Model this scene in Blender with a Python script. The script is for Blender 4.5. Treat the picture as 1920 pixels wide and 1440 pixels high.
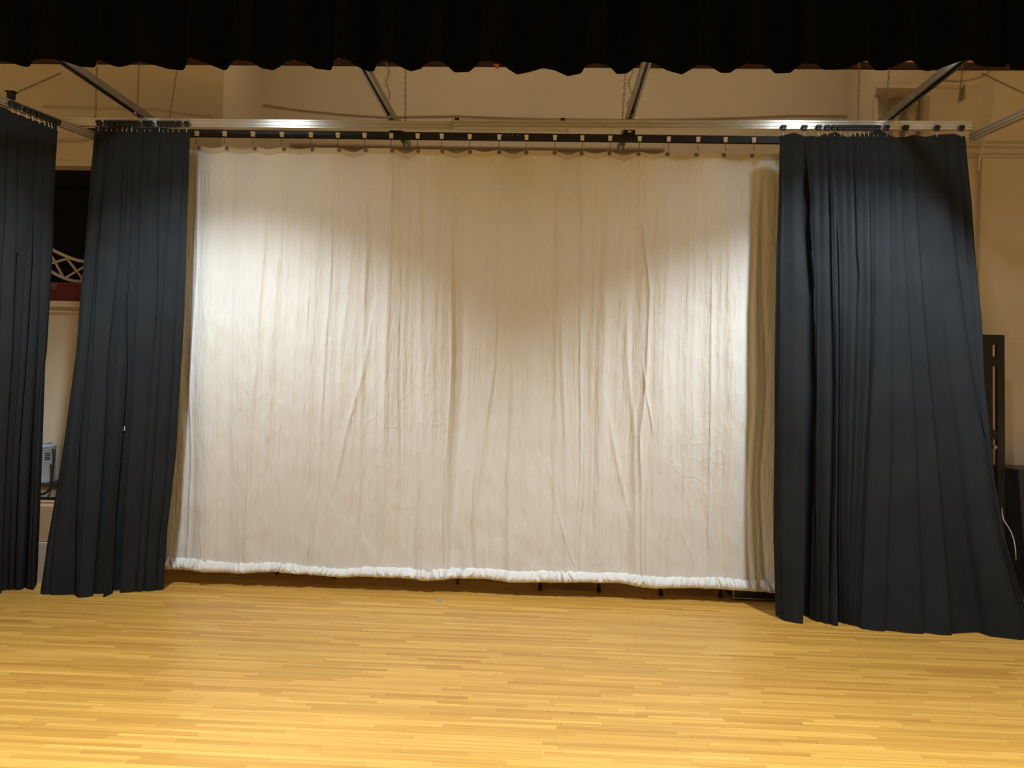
import bpy, math, random
import numpy as np
from mathutils import Vector, Matrix

C = bpy.context.scene
for o in list(bpy.data.objects):
    bpy.data.objects.remove(o)
COL = C.collection

# ------------------------------------------------------------------ camera
FPX, CX, CY = 1440.0, 960.0, 720.0
EYE = np.array([0.0, 0.0, 1.6])
def _n(v): return v/np.linalg.norm(v)
vY = _n(np.array([(1022-CX)/FPX, (735-CY)/FPX, 1.0]))
v0 = np.array([1.0, 0.025, 0.0])
vX = _n(v0 - v0.dot(vY)*vY)
vZ = np.cross(vX, vY)
M3 = np.stack([vX, vY, vZ], axis=1)          # world -> camera (right, down, forward)
right_w, down_w, fwd_w = M3[0], M3[1], M3[2]
cam = bpy.data.cameras.new('camera')
cam.lens = 27.0; cam.sensor_width = 36.0; cam.sensor_fit = 'HORIZONTAL'
cam.clip_start = 0.05; cam.clip_end = 100
camo = bpy.data.objects.new('camera', cam)
COL.objects.link(camo)
m = Matrix.Identity(4)
for i in range(3):
    m[i][0] = right_w[i]; m[i][1] = -down_w[i]; m[i][2] = -fwd_w[i]; m[i][3] = EYE[i]
camo.matrix_world = m
C.camera = camo

# ------------------------------------------------------------------ world, lamps, exposure
w = bpy.data.worlds.new('world'); C.world = w; w.use_nodes = True
w.node_tree.nodes['Background'].inputs[0].default_value = (1.0, 0.85, 0.66, 1)
w.node_tree.nodes['Background'].inputs[1].default_value = 0.21
vs = C.view_settings
vs.view_transform = 'Standard'; vs.look = 'None'; vs.gamma = 1.0
vs.use_curve_mapping = False
vs.exposure = 0.05

def spot(name, loc, aim, energy, size, blend, radius, col=(1, 1, 1)):
    l = bpy.data.lights.new(name, 'SPOT'); l.energy = energy
    l.spot_size = math.radians(size); l.spot_blend = blend; l.shadow_soft_size = radius; l.color = col
    o = bpy.data.objects.new(name, l); COL.objects.link(o); o.location = loc
    o.rotation_euler = (Vector(aim)-Vector(loc)).to_track_quat('-Z', 'Y').to_euler()
    return o
LAMPCOL = (0.82, 0.945, 1.0)
for lx, en in ((-2.5, 385), (2.15, 470)):
    spot('stage_downlight', (lx, 4.4, 4.15), (lx*0.98, 4.45, 0), en, 112, 0.60, 0.07, LAMPCOL)
    spot('stage_downlight_spill', (lx, 4.4, 4.15), (lx, 4.4, 0), 36, 158, 0.45, 0.09, LAMPCOL)
for lx in (-3.2, 0.0, 3.2):  # added unseen lamps: brighten the floor so its warm bounce fills the stage
    spot('downstage_bounce_fill', (lx, 0.7, 4.6), (lx, 0.8, 0), 1000, 86, 0.60, 0.10, LAMPCOL)
al = bpy.data.lights.new('upstage_wall_fill', 'AREA'); al.shape = 'RECTANGLE'; al.size = 5.0; al.size_y = 0.35  # added warm fill under the ceiling to lift the back wall, no known fixture
al.energy = 13; al.color = (1.0, 0.80, 0.56)
alo = bpy.data.objects.new('upstage_wall_fill', al); COL.objects.link(alo); alo.location = (0.1, 6.45, 5.2)

# ------------------------------------------------------------------ placing helpers
def ray(px, py):
    c = np.array([(px-CX)/FPX, (py-CY)/FPX, 1.0])
    return c[0]*right_w + c[1]*down_w + c[2]*fwd_w
def at(px, py, Y):
    r = ray(px, py); return EYE + r*(Y/r[1])
def on_plane(px, py, a, b):                   # vertical plane Y = a + b*X
    r = ray(px, py); return EYE + r*(a/(r[1]-b*r[0]))
def on_floor(px, py, z=0.0):
    r = ray(px, py); return EYE + r*((z-EYE[2])/r[2])
YL = (5.840, 0.001)     # left silver track line
YR = (5.781, -0.0174)      # right silver track line
YW = (6.031, 0.004)     # black track and white backdrop

# ------------------------------------------------------------------ materials
def mat(name, col, rough=0.6, metal=0.0, spec=0.5, bump=None, vary=None, sheen=0.0):
    mt = bpy.data.materials.new(name); mt.use_nodes = True
    nt = mt.node_tree; b = nt.nodes['Principled BSDF']
    b.inputs['Base Color'].default_value = (*col, 1)
    b.inputs['Roughness'].default_value = rough
    b.inputs['Metallic'].default_value = metal
    b.inputs['Specular IOR Level'].default_value = spec
    if sheen:
        b.inputs['Sheen Weight'].default_value = sheen
        b.inputs['Sheen Roughness'].default_value = 0.5
    tc = nt.nodes.new('ShaderNodeTexCoord')
    if vary:
        sc, amt = vary
        n = nt.nodes.new('ShaderNodeTexNoise'); n.inputs['Scale'].default_value = sc
        n.inputs['Detail'].default_value = 5
        nt.links.new(tc.outputs['Object'], n.inputs['Vector'])
        r = nt.nodes.new('ShaderNodeValToRGB')
        r.color_ramp.elements[0].position = 0.3; r.color_ramp.elements[1].position = 0.7
        r.color_ramp.elements[0].color = (*[c*(1-amt) for c in col], 1)
        r.color_ramp.elements[1].color = (*[min(1, c*(1+amt)) for c in col], 1)
        nt.links.new(n.outputs['Fac'], r.inputs['Fac'])
        nt.links.new(r.outputs['Color'], b.inputs['Base Color'])
    if bump:
        sc, st, stretch = bump
        mp = nt.nodes.new('ShaderNodeMapping'); mp.inputs['Scale'].default_value = stretch
        n2 = nt.nodes.new('ShaderNodeTexNoise'); n2.inputs['Scale'].default_value = sc
        n2.inputs['Detail'].default_value = 6
        bp = nt.nodes.new('ShaderNodeBump'); bp.inputs['Strength'].default_value = st
        bp.inputs['Distance'].default_value = 0.02
        nt.links.new(tc.outputs['Object'], mp.inputs['Vector'])
        nt.links.new(mp.outputs['Vector'], n2.inputs['Vector'])
        nt.links.new(n2.outputs['Fac'], bp.inputs['Height'])
        nt.links.new(bp.outputs['Normal'], b.inputs['Normal'])
    return mt

M = {}
M['wall'] = mat('beige_paint', (0.74, 0.645, 0.50), 0.7, vary=(1.3, 0.05), bump=(40, 0.05, (1, 1, 1)))
M['ceiling'] = mat('ceiling_paint', (0.80, 0.74, 0.64), 0.9, vary=(1.5, 0.04))
M['dark_wall'] = mat('dark_recess', (0.012, 0.011, 0.010), 0.9, vary=(3, 0.2))  # near-black base colour on every face of the recess
M['black_cloth'] = mat('black_velour', (0.0250, 0.0278, 0.0318), 0.95, spec=0.03, sheen=0.0,
                       bump=(6, 0.06, (5, 5, 0.35)), vary=(5, 0.10))
M['valance_cloth'] = mat('black_valance_velour', (0.0035, 0.0035, 0.0036), 0.9, spec=0.05, vary=(5, 0.15))
M['silver'] = mat('mill_aluminium', (0.72, 0.69, 0.63), 0.24, 0.55, vary=(8, 0.06))
M['dull'] = mat('dull_track_metal', (0.36, 0.31, 0.24), 0.55, 0.3, spec=0.3, vary=(8, 0.06))  # darker, rougher base than the other silver rails
M['galv'] = mat('galvanised_steel', (0.34, 0.33, 0.31), 0.38, 1.0, vary=(20, 0.15))
M['chain'] = mat('dull_steel_chain', (0.24, 0.20, 0.15), 0.5, 0.6, vary=(30, 0.2))
M['black_metal'] = mat('black_powder_coat', (0.010, 0.010, 0.011), 0.45, 0.0, vary=(12, 0.2))
M['black_plastic'] = mat('black_plastic', (0.013, 0.013, 0.014), 0.4, vary=(30, 0.2))
M['white_plastic'] = mat('white_plastic', (0.72, 0.71, 0.68), 0.4, vary=(30, 0.05))
M['brass'] = mat('dark_brass', (0.22, 0.15, 0.07), 0.4, 1.0, vary=(60, 0.1))
M['red_steel'] = mat('red_oxide_steel', (0.055, 0.016, 0.011), 0.6, 0.2, vary=(10, 0.2))
M['orange'] = mat('orange_plastic', (0.65, 0.13, 0.03), 0.5, vary=(20, 0.1))
M['maroon'] = mat('maroon_plastic', (0.14, 0.007, 0.016), 0.5, vary=(6, 0.15))
M['lattice'] = mat('white_painted_wood', (0.70, 0.64, 0.52), 0.6, vary=(12, 0.08))
M['cardboard'] = mat('brown_cardboard', (0.50, 0.33, 0.19), 0.85, vary=(7, 0.08))
M['carton'] = mat('pale_carton', (0.52, 0.44, 0.33), 0.85, vary=(7, 0.08))
M['tape'] = mat('brown_box_tape', (0.16, 0.075, 0.045), 0.5, vary=(15, 0.1))
M['paper'] = mat('white_paper', (0.75, 0.72, 0.66), 0.8, vary=(30, 0.04))
M['grey_metal'] = mat('light_grey_enamel', (0.34, 0.35, 0.37), 0.4, vary=(9, 0.05))
M['table_wood'] = mat('tan_laminate', (0.38, 0.30, 0.21), 0.6, vary=(6, 0.1))
M['dark_edge'] = mat('dark_table_edge', (0.02, 0.017, 0.014), 0.5, vary=(9, 0.1))
M['white_cable'] = mat('white_cable', (0.70, 0.64, 0.54), 0.5, vary=(9, 0.05))
M['pipe'] = mat('painted_pipe', (0.66, 0.56, 0.42), 0.5, vary=(5, 0.06))
M['rubber'] = mat('black_rubber', (0.012, 0.012, 0.012), 0.7, vary=(30, 0.2))
M['scrap'] = mat('grey_scrap', (0.25, 0.25, 0.25), 0.6, vary=(60, 0.2))
M['chair_metal'] = mat('brown_grey_chair_steel', (0.06, 0.052, 0.048), 0.4, 0.6, vary=(12, 0.1))

def white_cloth(name, col, bump_strength):
    mt = bpy.data.materials.new(name); mt.use_nodes = True
    nt = mt.node_tree; b = nt.nodes['Principled BSDF']; L = nt.links.new
    b.inputs['Roughness'].default_value = 0.75
    b.inputs['Specular IOR Level'].default_value = 0.25
    tc = nt.nodes.new('ShaderNodeTexCoord')
    # faint cloth unevenness
    n = nt.nodes.new('ShaderNodeTexNoise'); n.inputs['Scale'].default_value = 2.5; n.inputs['Detail'].default_value = 6
    L(tc.outputs['Object'], n.inputs['Vector'])
    r = nt.nodes.new('ShaderNodeValToRGB')
    r.color_ramp.elements[0].color = (*[c*0.97 for c in col], 1); r.color_ramp.elements[1].color = (*[min(1, c*1.02) for c in col], 1)
    L(n.outputs['Fac'], r.inputs['Fac']); L(r.outputs['Color'], b.inputs['Base Color'])
    # crumple wrinkles: distorted voronoi edges + vertical streak noise
    def noise(scale, stretch, detail=5, dist=0.0):
        mp = nt.nodes.new('ShaderNodeMapping'); mp.inputs['Scale'].default_value = stretch
        q = nt.nodes.new('ShaderNodeTexNoise'); q.inputs['Scale'].default_value = scale
        q.inputs['Detail'].default_value = detail; q.inputs['Distortion'].default_value = dist
        L(tc.outputs['Object'], mp.inputs['Vector']); L(mp.outputs['Vector'], q.inputs['Vector'])
        return q.outputs['Fac']
    a = noise(9, (4.0, 4.0, 0.45), 5, 0.4)
    c2 = noise(8, (2.2, 2.2, 0.7), 7, 1.2)
    vo = nt.nodes.new('ShaderNodeTexVoronoi'); vo.feature = 'DISTANCE_TO_EDGE'; vo.inputs['Scale'].default_value = 7.0
    mp = nt.nodes.new('ShaderNodeMapping'); mp.inputs['Scale'].default_value = (1.6, 1.6, 0.38)
    mixv = nt.nodes.new('ShaderNodeMixRGB'); mixv.inputs['Fac'].default_value = 0.35
    nz = nt.nodes.new('ShaderNodeTexNoise'); nz.inputs['Scale'].default_value = 3.0
    L(tc.outputs['Object'], nz.inputs['Vector']); L(tc.outputs['Object'], mixv.inputs[1]); L(nz.outputs['Color'], mixv.inputs[2])
    L(mixv.outputs[0], mp.inputs['Vector']); L(mp.outputs['Vector'], vo.inputs['Vector'])
    cr = nt.nodes.new('ShaderNodeMapRange'); cr.inputs['From Max'].default_value = 0.10
    L(vo.outputs['Distance'], cr.inputs['Value'])
    def math_(op, x, y):
        q = nt.nodes.new('ShaderNodeMath'); q.operation = op
        for k, v in enumerate((x, y)):
            if isinstance(v, (int, float)): q.inputs[k].default_value = v
            else: L(v, q.inputs[k])
        return q.outputs[0]
    patch = noise(1.3, (1, 1, 0.8), 2)
    pr = nt.nodes.new('ShaderNodeMapRange'); pr.inputs['From Min'].default_value = 0.45; pr.inputs['From Max'].default_value = 0.65
    L(patch, pr.inputs['Value'])
    h = math_('MULTIPLY', math_('SUBTRACT', cr.outputs[0], 1.0), math_('MULTIPLY', pr.outputs[0], -0.13))
    h = math_('ADD', h, math_('MULTIPLY', a, 1.0))
    h = math_('ADD', h, math_('MULTIPLY', c2, 0.40))
    bp = nt.nodes.new('ShaderNodeBump'); bp.inputs['Strength'].default_value = bump_strength
    bp.inputs['Distance'].default_value = 0.012
    L(h, bp.inputs['Height']); L(bp.outputs['Normal'], b.inputs['Normal'])
    return mt
M['muslin'] = white_cloth('white_muslin', (0.80, 0.775, 0.745), 1.0)
M['muslin_hem'] = white_cloth('white_muslin_hem', (0.80, 0.775, 0.745), 0.25)
M['muslin_band'] = white_cloth('cream_header_webbing', (0.66, 0.57, 0.44), 0.2)

def floor_material():
    mt = bpy.data.materials.new('maple_strip_floor'); mt.use_nodes = True
    nt = mt.node_tree; b = nt.nodes['Principled BSDF']; L = nt.links.new
    tc = nt.nodes.new('ShaderNodeTexCoord'); sp = nt.nodes.new('ShaderNodeSeparateXYZ')
    L(tc.outputs['Object'], sp.inputs[0])
    def mth(op, x, y=0.0):
        q = nt.nodes.new('ShaderNodeMath'); q.operation = op
        for k, v in enumerate((x, y)):
            if isinstance(v, (int, float)): q.inputs[k].default_value = v
            else: L(v, q.inputs[k])
        return q.outputs[0]
    def wn(x, y):
        cb = nt.nodes.new('ShaderNodeCombineXYZ')
        for k, v in enumerate((x, y)):
            if isinstance(v, (int, float)): cb.inputs[k].default_value = v
            else: L(v, cb.inputs[k])
        q = nt.nodes.new('ShaderNodeTexWhiteNoise'); q.noise_dimensions = '3D'
        L(cb.outputs[0], q.inputs['Vector']); return q.outputs['Value']
    W = 0.034
    ys = mth('DIVIDE', sp.outputs[1], W)
    row = mth('FLOOR', ys); fy = mth('FRACT', ys)
    rr = wn(row, 3.7)
    ln = mth('ADD', mth('MULTIPLY', wn(row, 9.1), 0.6), 0.32)
    xs = mth('DIVIDE', mth('ADD', sp.outputs[0], mth('MULTIPLY', rr, 7.0)), ln)
    brd = mth('FLOOR', xs); fx = mth('FRACT', xs)
    rnd = wn(row, brd)
    ramp = nt.nodes.new('ShaderNodeValToRGB'); e = ramp.color_ramp.elements
    e[0].position = 0.0; e[0].color = (0.500, 0.240, 0.044, 1)
    e[1].position = 1.0; e[1].color = (0.700, 0.385, 0.084, 1)
    for p, c in ((0.12, (0.540, 0.272, 0.050, 1)), (0.5, (0.600, 0.315, 0.061, 1)), (0.82, (0.650, 0.352, 0.073, 1))):
        q = e.new(p); q.color = c
    L(rnd, ramp.inputs['Fac'])
    # grain
    gv = nt.nodes.new('ShaderNodeCombineXYZ')
    L(mth('MULTIPLY', sp.outputs[0], 1.3), gv.inputs[0]); L(mth('MULTIPLY', sp.outputs[1], 85.0), gv.inputs[1])
    L(mth('MULTIPLY', rnd, 40.0), gv.inputs[2])
    g = nt.nodes.new('ShaderNodeTexNoise'); g.inputs['Scale'].default_value = 1.0; g.inputs['Detail'].default_value = 6
    L(gv.outputs[0], g.inputs['Vector'])
    gr = nt.nodes.new('ShaderNodeMapRange'); gr.inputs['To Min'].default_value = 0.62; gr.inputs['To Max'].default_value = 1.42
    L(g.outputs['Fac'], gr.inputs['Value'])
    # long wear streaks and worn patches
    sv = nt.nodes.new('ShaderNodeCombineXYZ')
    L(mth('MULTIPLY', sp.outputs[0], 0.35), sv.inputs[0]); L(mth('MULTIPLY', sp.outputs[1], 7.0), sv.inputs[1])
    s = nt.nodes.new('ShaderNodeTexNoise'); s.inputs['Scale'].default_value = 1.6; s.inputs['Detail'].default_value = 5
    L(sv.outputs[0], s.inputs['Vector'])
    sr = nt.nodes.new('ShaderNodeMapRange'); sr.inputs['To Min'].default_value = 0.84; sr.inputs['To Max'].default_value = 1.14
    L(s.outputs['Fac'], sr.inputs['Value'])
    gap = mth('MAXIMUM', mth('LESS_THAN', fy, 0.055), mth('LESS_THAN', mth('MULTIPLY', fx, ln), 0.0022))
    # gaps differ in openness from row to row
    gapf = mth('MULTIPLY', gap, mth('ADD', mth('MULTIPLY', wn(row, 1.3), 0.45), 0.08))
    k = mth('MULTIPLY', mth('MULTIPLY', gr.outputs[0], sr.outputs[0]), mth('SUBTRACT', 1.0, gapf))
    mx = nt.nodes.new('ShaderNodeVectorMath'); mx.operation = 'SCALE'
    L(ramp.outputs['Color'], mx.inputs[0]); L(k, mx.inputs['Scale'])
    L(mx.outputs[0], b.inputs['Base Color'])
    ro = nt.nodes.new('ShaderNodeMapRange'); ro.inputs['To Min'].default_value = 0.27; ro.inputs['To Max'].default_value = 0.46
    L(s.outputs['Fac'], ro.inputs['Value']); L(ro.outputs[0], b.inputs['Roughness'])
    b.inputs['Specular IOR Level'].default_value = 0.5
    bp = nt.nodes.new('ShaderNodeBump'); bp.inputs['Strength'].default_value = 0.12; bp.inputs['Distance'].default_value = 0.004
    L(mth('ADD', mth('MULTIPLY', gap, -1.0), mth('MULTIPLY', rnd, 0.25)), bp.inputs['Height'])
    L(bp.outputs['Normal'], b.inputs['Normal'])
    return mt
M['floor'] = floor_material()

# ------------------------------------------------------------------ mesh helpers
class MB:
    def __init__(s): s.v = []; s.f = []
    def add(s, vs_, fs):
        k = len(s.v); s.v += [tuple(map(float, p)) for p in vs_]; s.f += [tuple(i+k for i in f) for f in fs]
        return s
    def box(s, lo, hi):
        x0, y0, z0 = lo; x1, y1, z1 = hi
        return s.hexa([(x0, y0, z0), (x1, y0, z0), (x1, y1, z0), (x0, y1, z0),
                       (x0, y0, z1), (x1, y0, z1), (x1, y1, z1), (x0, y1, z1)])
    def hexa(s, p):
        return s.add(p, [(3, 2, 1, 0), (4, 5, 6, 7), (0, 1, 5, 4), (1, 2, 6, 5), (2, 3, 7, 6), (3, 0, 4, 7)])
    def bar(s, p0, p1, w_, h_, up=(0, 0, 1)):            # rectangular bar from p0 to p1, width across, height along up
        p0 = Vector(p0); p1 = Vector(p1); d = (p1-p0).normalized(); u = Vector(up)
        a = d.cross(u)
        if a.length < 1e-5: a = d.cross(Vector((0, 1, 0)))
        a.normalize(); u = a.cross(d).normalized()
        a = a*w_/2; u = u*h_/2
        return s.hexa([p0-a-u, p0+a-u, p1+a-u, p1-a-u, p0-a+u, p0+a+u, p1+a+u, p1-a+u])
    def tube(s, pts, r, n=8, closed=False, cap=True):
        pts = [Vector(p) for p in pts]; N = len(pts); rings = []
        rs = r if isinstance(r, (list, tuple)) else [r]*N
        prev = None
        for i, p in enumerate(pts):
            if closed: t = (pts[(i+1) % N]-pts[i-1]).normalized()
            else: t = (pts[min(i+1, N-1)]-pts[max(i-1, 0)]).normalized()
            ref = prev if prev is not None else (Vector((0, 0, 1)) if abs(t.z) < 0.9 else Vector((1, 0, 0)))
            a = (ref - t*ref.dot(t)).normalized(); prev = a; b_ = t.cross(a)
            rings.append([p + (a*math.cos(2*math.pi*j/n)+b_*math.sin(2*math.pi*j/n))*rs[i] for j in range(n)])
        vs_ = [q for rg in rings for q in rg]; fs = []
        for i in range(N if closed else N-1):
            i2 = (i+1) % N
            for j in range(n):
                fs.append((i*n+j, i*n+(j+1) % n, i2*n+(j+1) % n, i2*n+j))
        if not closed and cap:
            fs.append(tuple(reversed(range(n)))); fs.append(tuple((N-1)*n+j for j in range(n)))
        return s.add(vs_, fs)
    def extrude(s, prof, p0, p1, up=(0, 0, 1)):          # closed 2D profile (across, up) swept from p0 to p1
        p0 = Vector(p0); p1 = Vector(p1); d = (p1-p0).normalized()
        a = d.cross(Vector(up)).normalized(); u = a.cross(d).normalized(); n = len(prof)
        vs_ = [p + a*x + u*y for p in (p0, p1) for x, y in prof]
        fs = [(j, (j+1) % n, n+(j+1) % n, n+j) for j in range(n)]
        fs += [tuple(reversed(range(n))), tuple(range(n, 2*n))]
        return s.add(vs_, fs)
    def build(s, name, material, parent=None, smooth=False, bevel=0.0, origin=None):
        me = bpy.data.meshes.new(name)
        vs_ = s.v
        if origin is not None:
            vs_ = [(p[0]-origin[0], p[1]-origin[1], p[2]-origin[2]) for p in s.v]
        me.from_pydata(vs_, [], s.f); me.update()
        me.materials.append(material)
        return link(name, me, parent, smooth, bevel, origin)
def link(name, me, parent=None, smooth=False, bevel=0.0, origin=None):
    o = bpy.data.objects.new(name, me); COL.objects.link(o)
    if origin is not None: o.location = origin
    if smooth: me.polygons.foreach_set('use_smooth', [True]*len(me.polygons))
    if bevel:
        bv = o.modifiers.new('bevel', 'BEVEL'); bv.width = bevel; bv.segments = 2; bv.limit_method = 'ANGLE'
    if parent is not None:
        o.parent = parent
        o.location = Vector(o.location) - Vector(parent.location)
    return o
def empty(name, loc):
    o = bpy.data.objects.new(name, None); COL.objects.link(o); o.location = Vector([float(c) for c in loc]); o.empty_display_size = 0.05
    return o
def tag(o, label, cat, group=None, kind=None):
    if label: o['label'] = label
    if cat: o['category'] = cat
    if group: o['group'] = group
    if kind: o['kind'] = kind
    return o
def struct(o): o['kind'] = 'structure'; return o
def grid(name, P, material, parent=None, origin=(0, 0, 0)):
    nr, nc, _ = P.shape
    me = bpy.data.meshes.new(name)
    V = (P - np.array(origin)).reshape(-1, 3).astype(np.float32)
    idx = np.arange(nr*nc).reshape(nr, nc)
    F = np.stack([idx[:-1, :-1], idx[1:, :-1], idx[1:, 1:], idx[:-1, 1:]], axis=-1).reshape(-1, 4)
    me.vertices.add(len(V)); me.vertices.foreach_set('co', V.ravel())
    me.loops.add(F.size); me.loops.foreach_set('vertex_index', F.ravel().astype(np.int32))
    me.polygons.add(len(F))
    me.polygons.foreach_set('loop_start', np.arange(0, F.size, 4, dtype=np.int32))
    me.polygons.foreach_set('loop_total', np.full(len(F), 4, dtype=np.int32))
    me.polygons.foreach_set('use_smooth', np.ones(len(F), dtype=bool))
    me.update(calc_edges=True); me.validate()
    me.materials.append(material)
    return link(name, me, parent, origin=origin)
RNG = np.random.default_rng(7)
class Smooth1D:                                    # smooth random function of one variable
    def __init__(s, step, n=400): s.step = step; s.n = n; s.r = RNG.uniform(-1, 1, n)
    def __call__(s, x):
        q = np.asarray(x)/s.step + 150.0; i = np.floor(q).astype(int); f = q-i
        f = f*f*f*(f*(f*6-15)+10)
        return s.r[i % s.n]*(1-f) + s.r[(i+1) % s.n]*f
class Smooth2D:
    def __init__(s, sx, sz, n=256): s.sx = sx; s.sz = sz; s.n = n; s.r = RNG.uniform(-1, 1, (n, n))
    def __call__(s, x, z):
        qx = x/s.sx+90.0; qz = z/s.sz+90.0; i = np.floor(qx).astype(int); j = np.floor(qz).astype(int)
        fx = qx-i; fz = qz-j; fx = fx*fx*(3-2*fx); fz = fz*fz*(3-2*fz); n = s.n
        return (s.r[i % n, j % n]*(1-fx)*(1-fz)+s.r[(i+1) % n, j % n]*fx*(1-fz)
                + s.r[i % n, (j+1) % n]*(1-fx)*fz+s.r[(i+1) % n, (j+1) % n]*fx*fz)
ORD = ['first', 'second', 'third', 'fourth', 'fifth', 'sixth', 'seventh', 'eighth', 'ninth', 'tenth', 'eleventh',
       'twelfth', 'thirteenth', 'fourteenth', 'fifteenth', 'sixteenth', 'seventeenth', 'eighteenth', 'nineteenth',
       'twentieth', 'twenty-first', 'twenty-second', 'twenty-third']

# ================================================================== SETTING
XL, XR, ZC = -6.0, 5.4, 5.3
LWY, ALY, RWY = 6.6, 7.52, 6.95        # left wall, alcove wall, right wall depths
AX0, AX1 = -2.885, 2.85                 # alcove sides
struct(MB().box((XL, -2.0, -0.10), (XR, 7.7, 0.0)).build('floor', M['floor']))
struct(MB().box((XL, 1.0, ZC), (XR, 7.7, ZC+0.1)).build('ceiling', M['ceiling']))
# back wall on the left with the dark storage opening
OX0, OX1, OZ0, OZ1 = -5.2, -3.25, at(125, 566, LWY)[2], at(125, 312, LWY)[2]
lw = MB()
lw.box((XL, LWY, 0), (OX0, LWY+0.12, ZC)); lw.box((OX1, LWY, 0), (AX0, LWY+0.12, ZC))
lw.box((OX0, LWY, 0), (OX1, LWY+0.12, OZ0)); lw.box((OX0, LWY, OZ1), (OX1, LWY+0.12, ZC))
struct(lw.build('wall_back_left', M['wall']))
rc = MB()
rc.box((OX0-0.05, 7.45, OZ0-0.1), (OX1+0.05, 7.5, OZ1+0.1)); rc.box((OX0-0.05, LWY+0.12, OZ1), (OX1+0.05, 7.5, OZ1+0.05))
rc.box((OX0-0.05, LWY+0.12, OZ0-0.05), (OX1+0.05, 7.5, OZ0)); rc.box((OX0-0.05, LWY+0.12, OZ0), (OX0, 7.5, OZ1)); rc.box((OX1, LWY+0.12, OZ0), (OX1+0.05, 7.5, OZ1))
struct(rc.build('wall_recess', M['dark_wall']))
struct(MB().box((AX0-0.12, LWY+0.12, 0), (AX0, ALY, ZC)).build('wall_alcove_left', M['wall']))
struct(MB().box((AX0-0.12, ALY, 0), (AX1+0.12, ALY+0.12, ZC)).build('wall_back', M['wall']))
struct(MB().box((AX1, RWY+0.12, 0), (AX1+0.12, ALY, ZC)).build('wall_alcove_right', M['wall']))
struct(MB().box((AX1, RWY, 0), (XR, RWY+0.12, ZC)).build('wall_back_right', M['wall']))
struct(MB().box((XL-0.12, 1.0, 0), (XL, LWY+0.12, ZC)).build('wall_left', M['wall']))  # both side walls lie out of view, added for light bounce
struct(MB().box((XR, 1.0, 0), (XR+0.12, RWY+0.12, ZC)).build('wall_right', M['wall']))
# bulkhead lip over the opening and ledge under it
struct(MB().box((OX0, LWY-0.02, OZ1), (OX1, LWY, OZ1+0.045)).build('trim_1', M['wall'], bevel=0.004))
struct(MB().box((OX0-0.1, LWY-0.05, OZ0-0.052), (OX1+0.1, LWY+0.02, OZ0+0.002)).build('trim_2', M['wall'], bevel=0.006))
struct(MB().box((OX0-0.1, LWY-0.025, OZ0-0.098), (OX1+0.1, LWY, OZ0-0.078)).build('trim_3', M['wall'], bevel=0.005))
# plaster joint low on the right wall
z643 = at(1900, 643, RWY)[2]
struct(MB().box((AX1+0.2, RWY-0.004, z643-0.006), (XR, RWY, z643+0.004)).build('trim_4', M['wall']))

# ================================================================== WHITE BACKDROP
HEM_TOP = [(250, 1043), (340, 1047), (450, 1056), (520, 1055), (580, 1063), (640, 1068), (700, 1063), (800, 1070), (910, 1066), (960, 1070), (1080, 1073), (1160, 1075), (1250, 1083), (1380, 1085), (1452, 1093), (1530, 1098)]
HEM_BOT = [(250, 1069), (312, 1072), (350, 1073), (440, 1079), (510, 1076), (640, 1087), (700, 1085), (800, 1092), (905, 1089), (960, 1095), (1080, 1096), (1160, 1098), (1230, 1107), (1300, 1108), (1380, 1110), (1452, 1117), (1530, 1120)]
GROM = [372, 424, 477, 531, 585, 635, 685, 735, 784, 829, 881, 936, 987, 1040, 1091, 1143, 1198, 1252, 1307, 1358, 1411]
GX = np.array([on_plane(p, 280, *YW)[0] for p in GROM])
GXE = np.concatenate([GX[0]-0.22*np.arange(2, 0, -1), GX, GX[-1]+0.22*np.arange(1, 4)])
def outline_z(pts):
    q = np.array([on_plane(x, y, *YW) for x, y in pts]); return q[:, 0], q[:, 2]
hx, hz = outline_z(HEM_TOP); bx_, bz_ = outline_z(HEM_BOT)
WX0, WX1 = -3.20, 2.06
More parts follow.
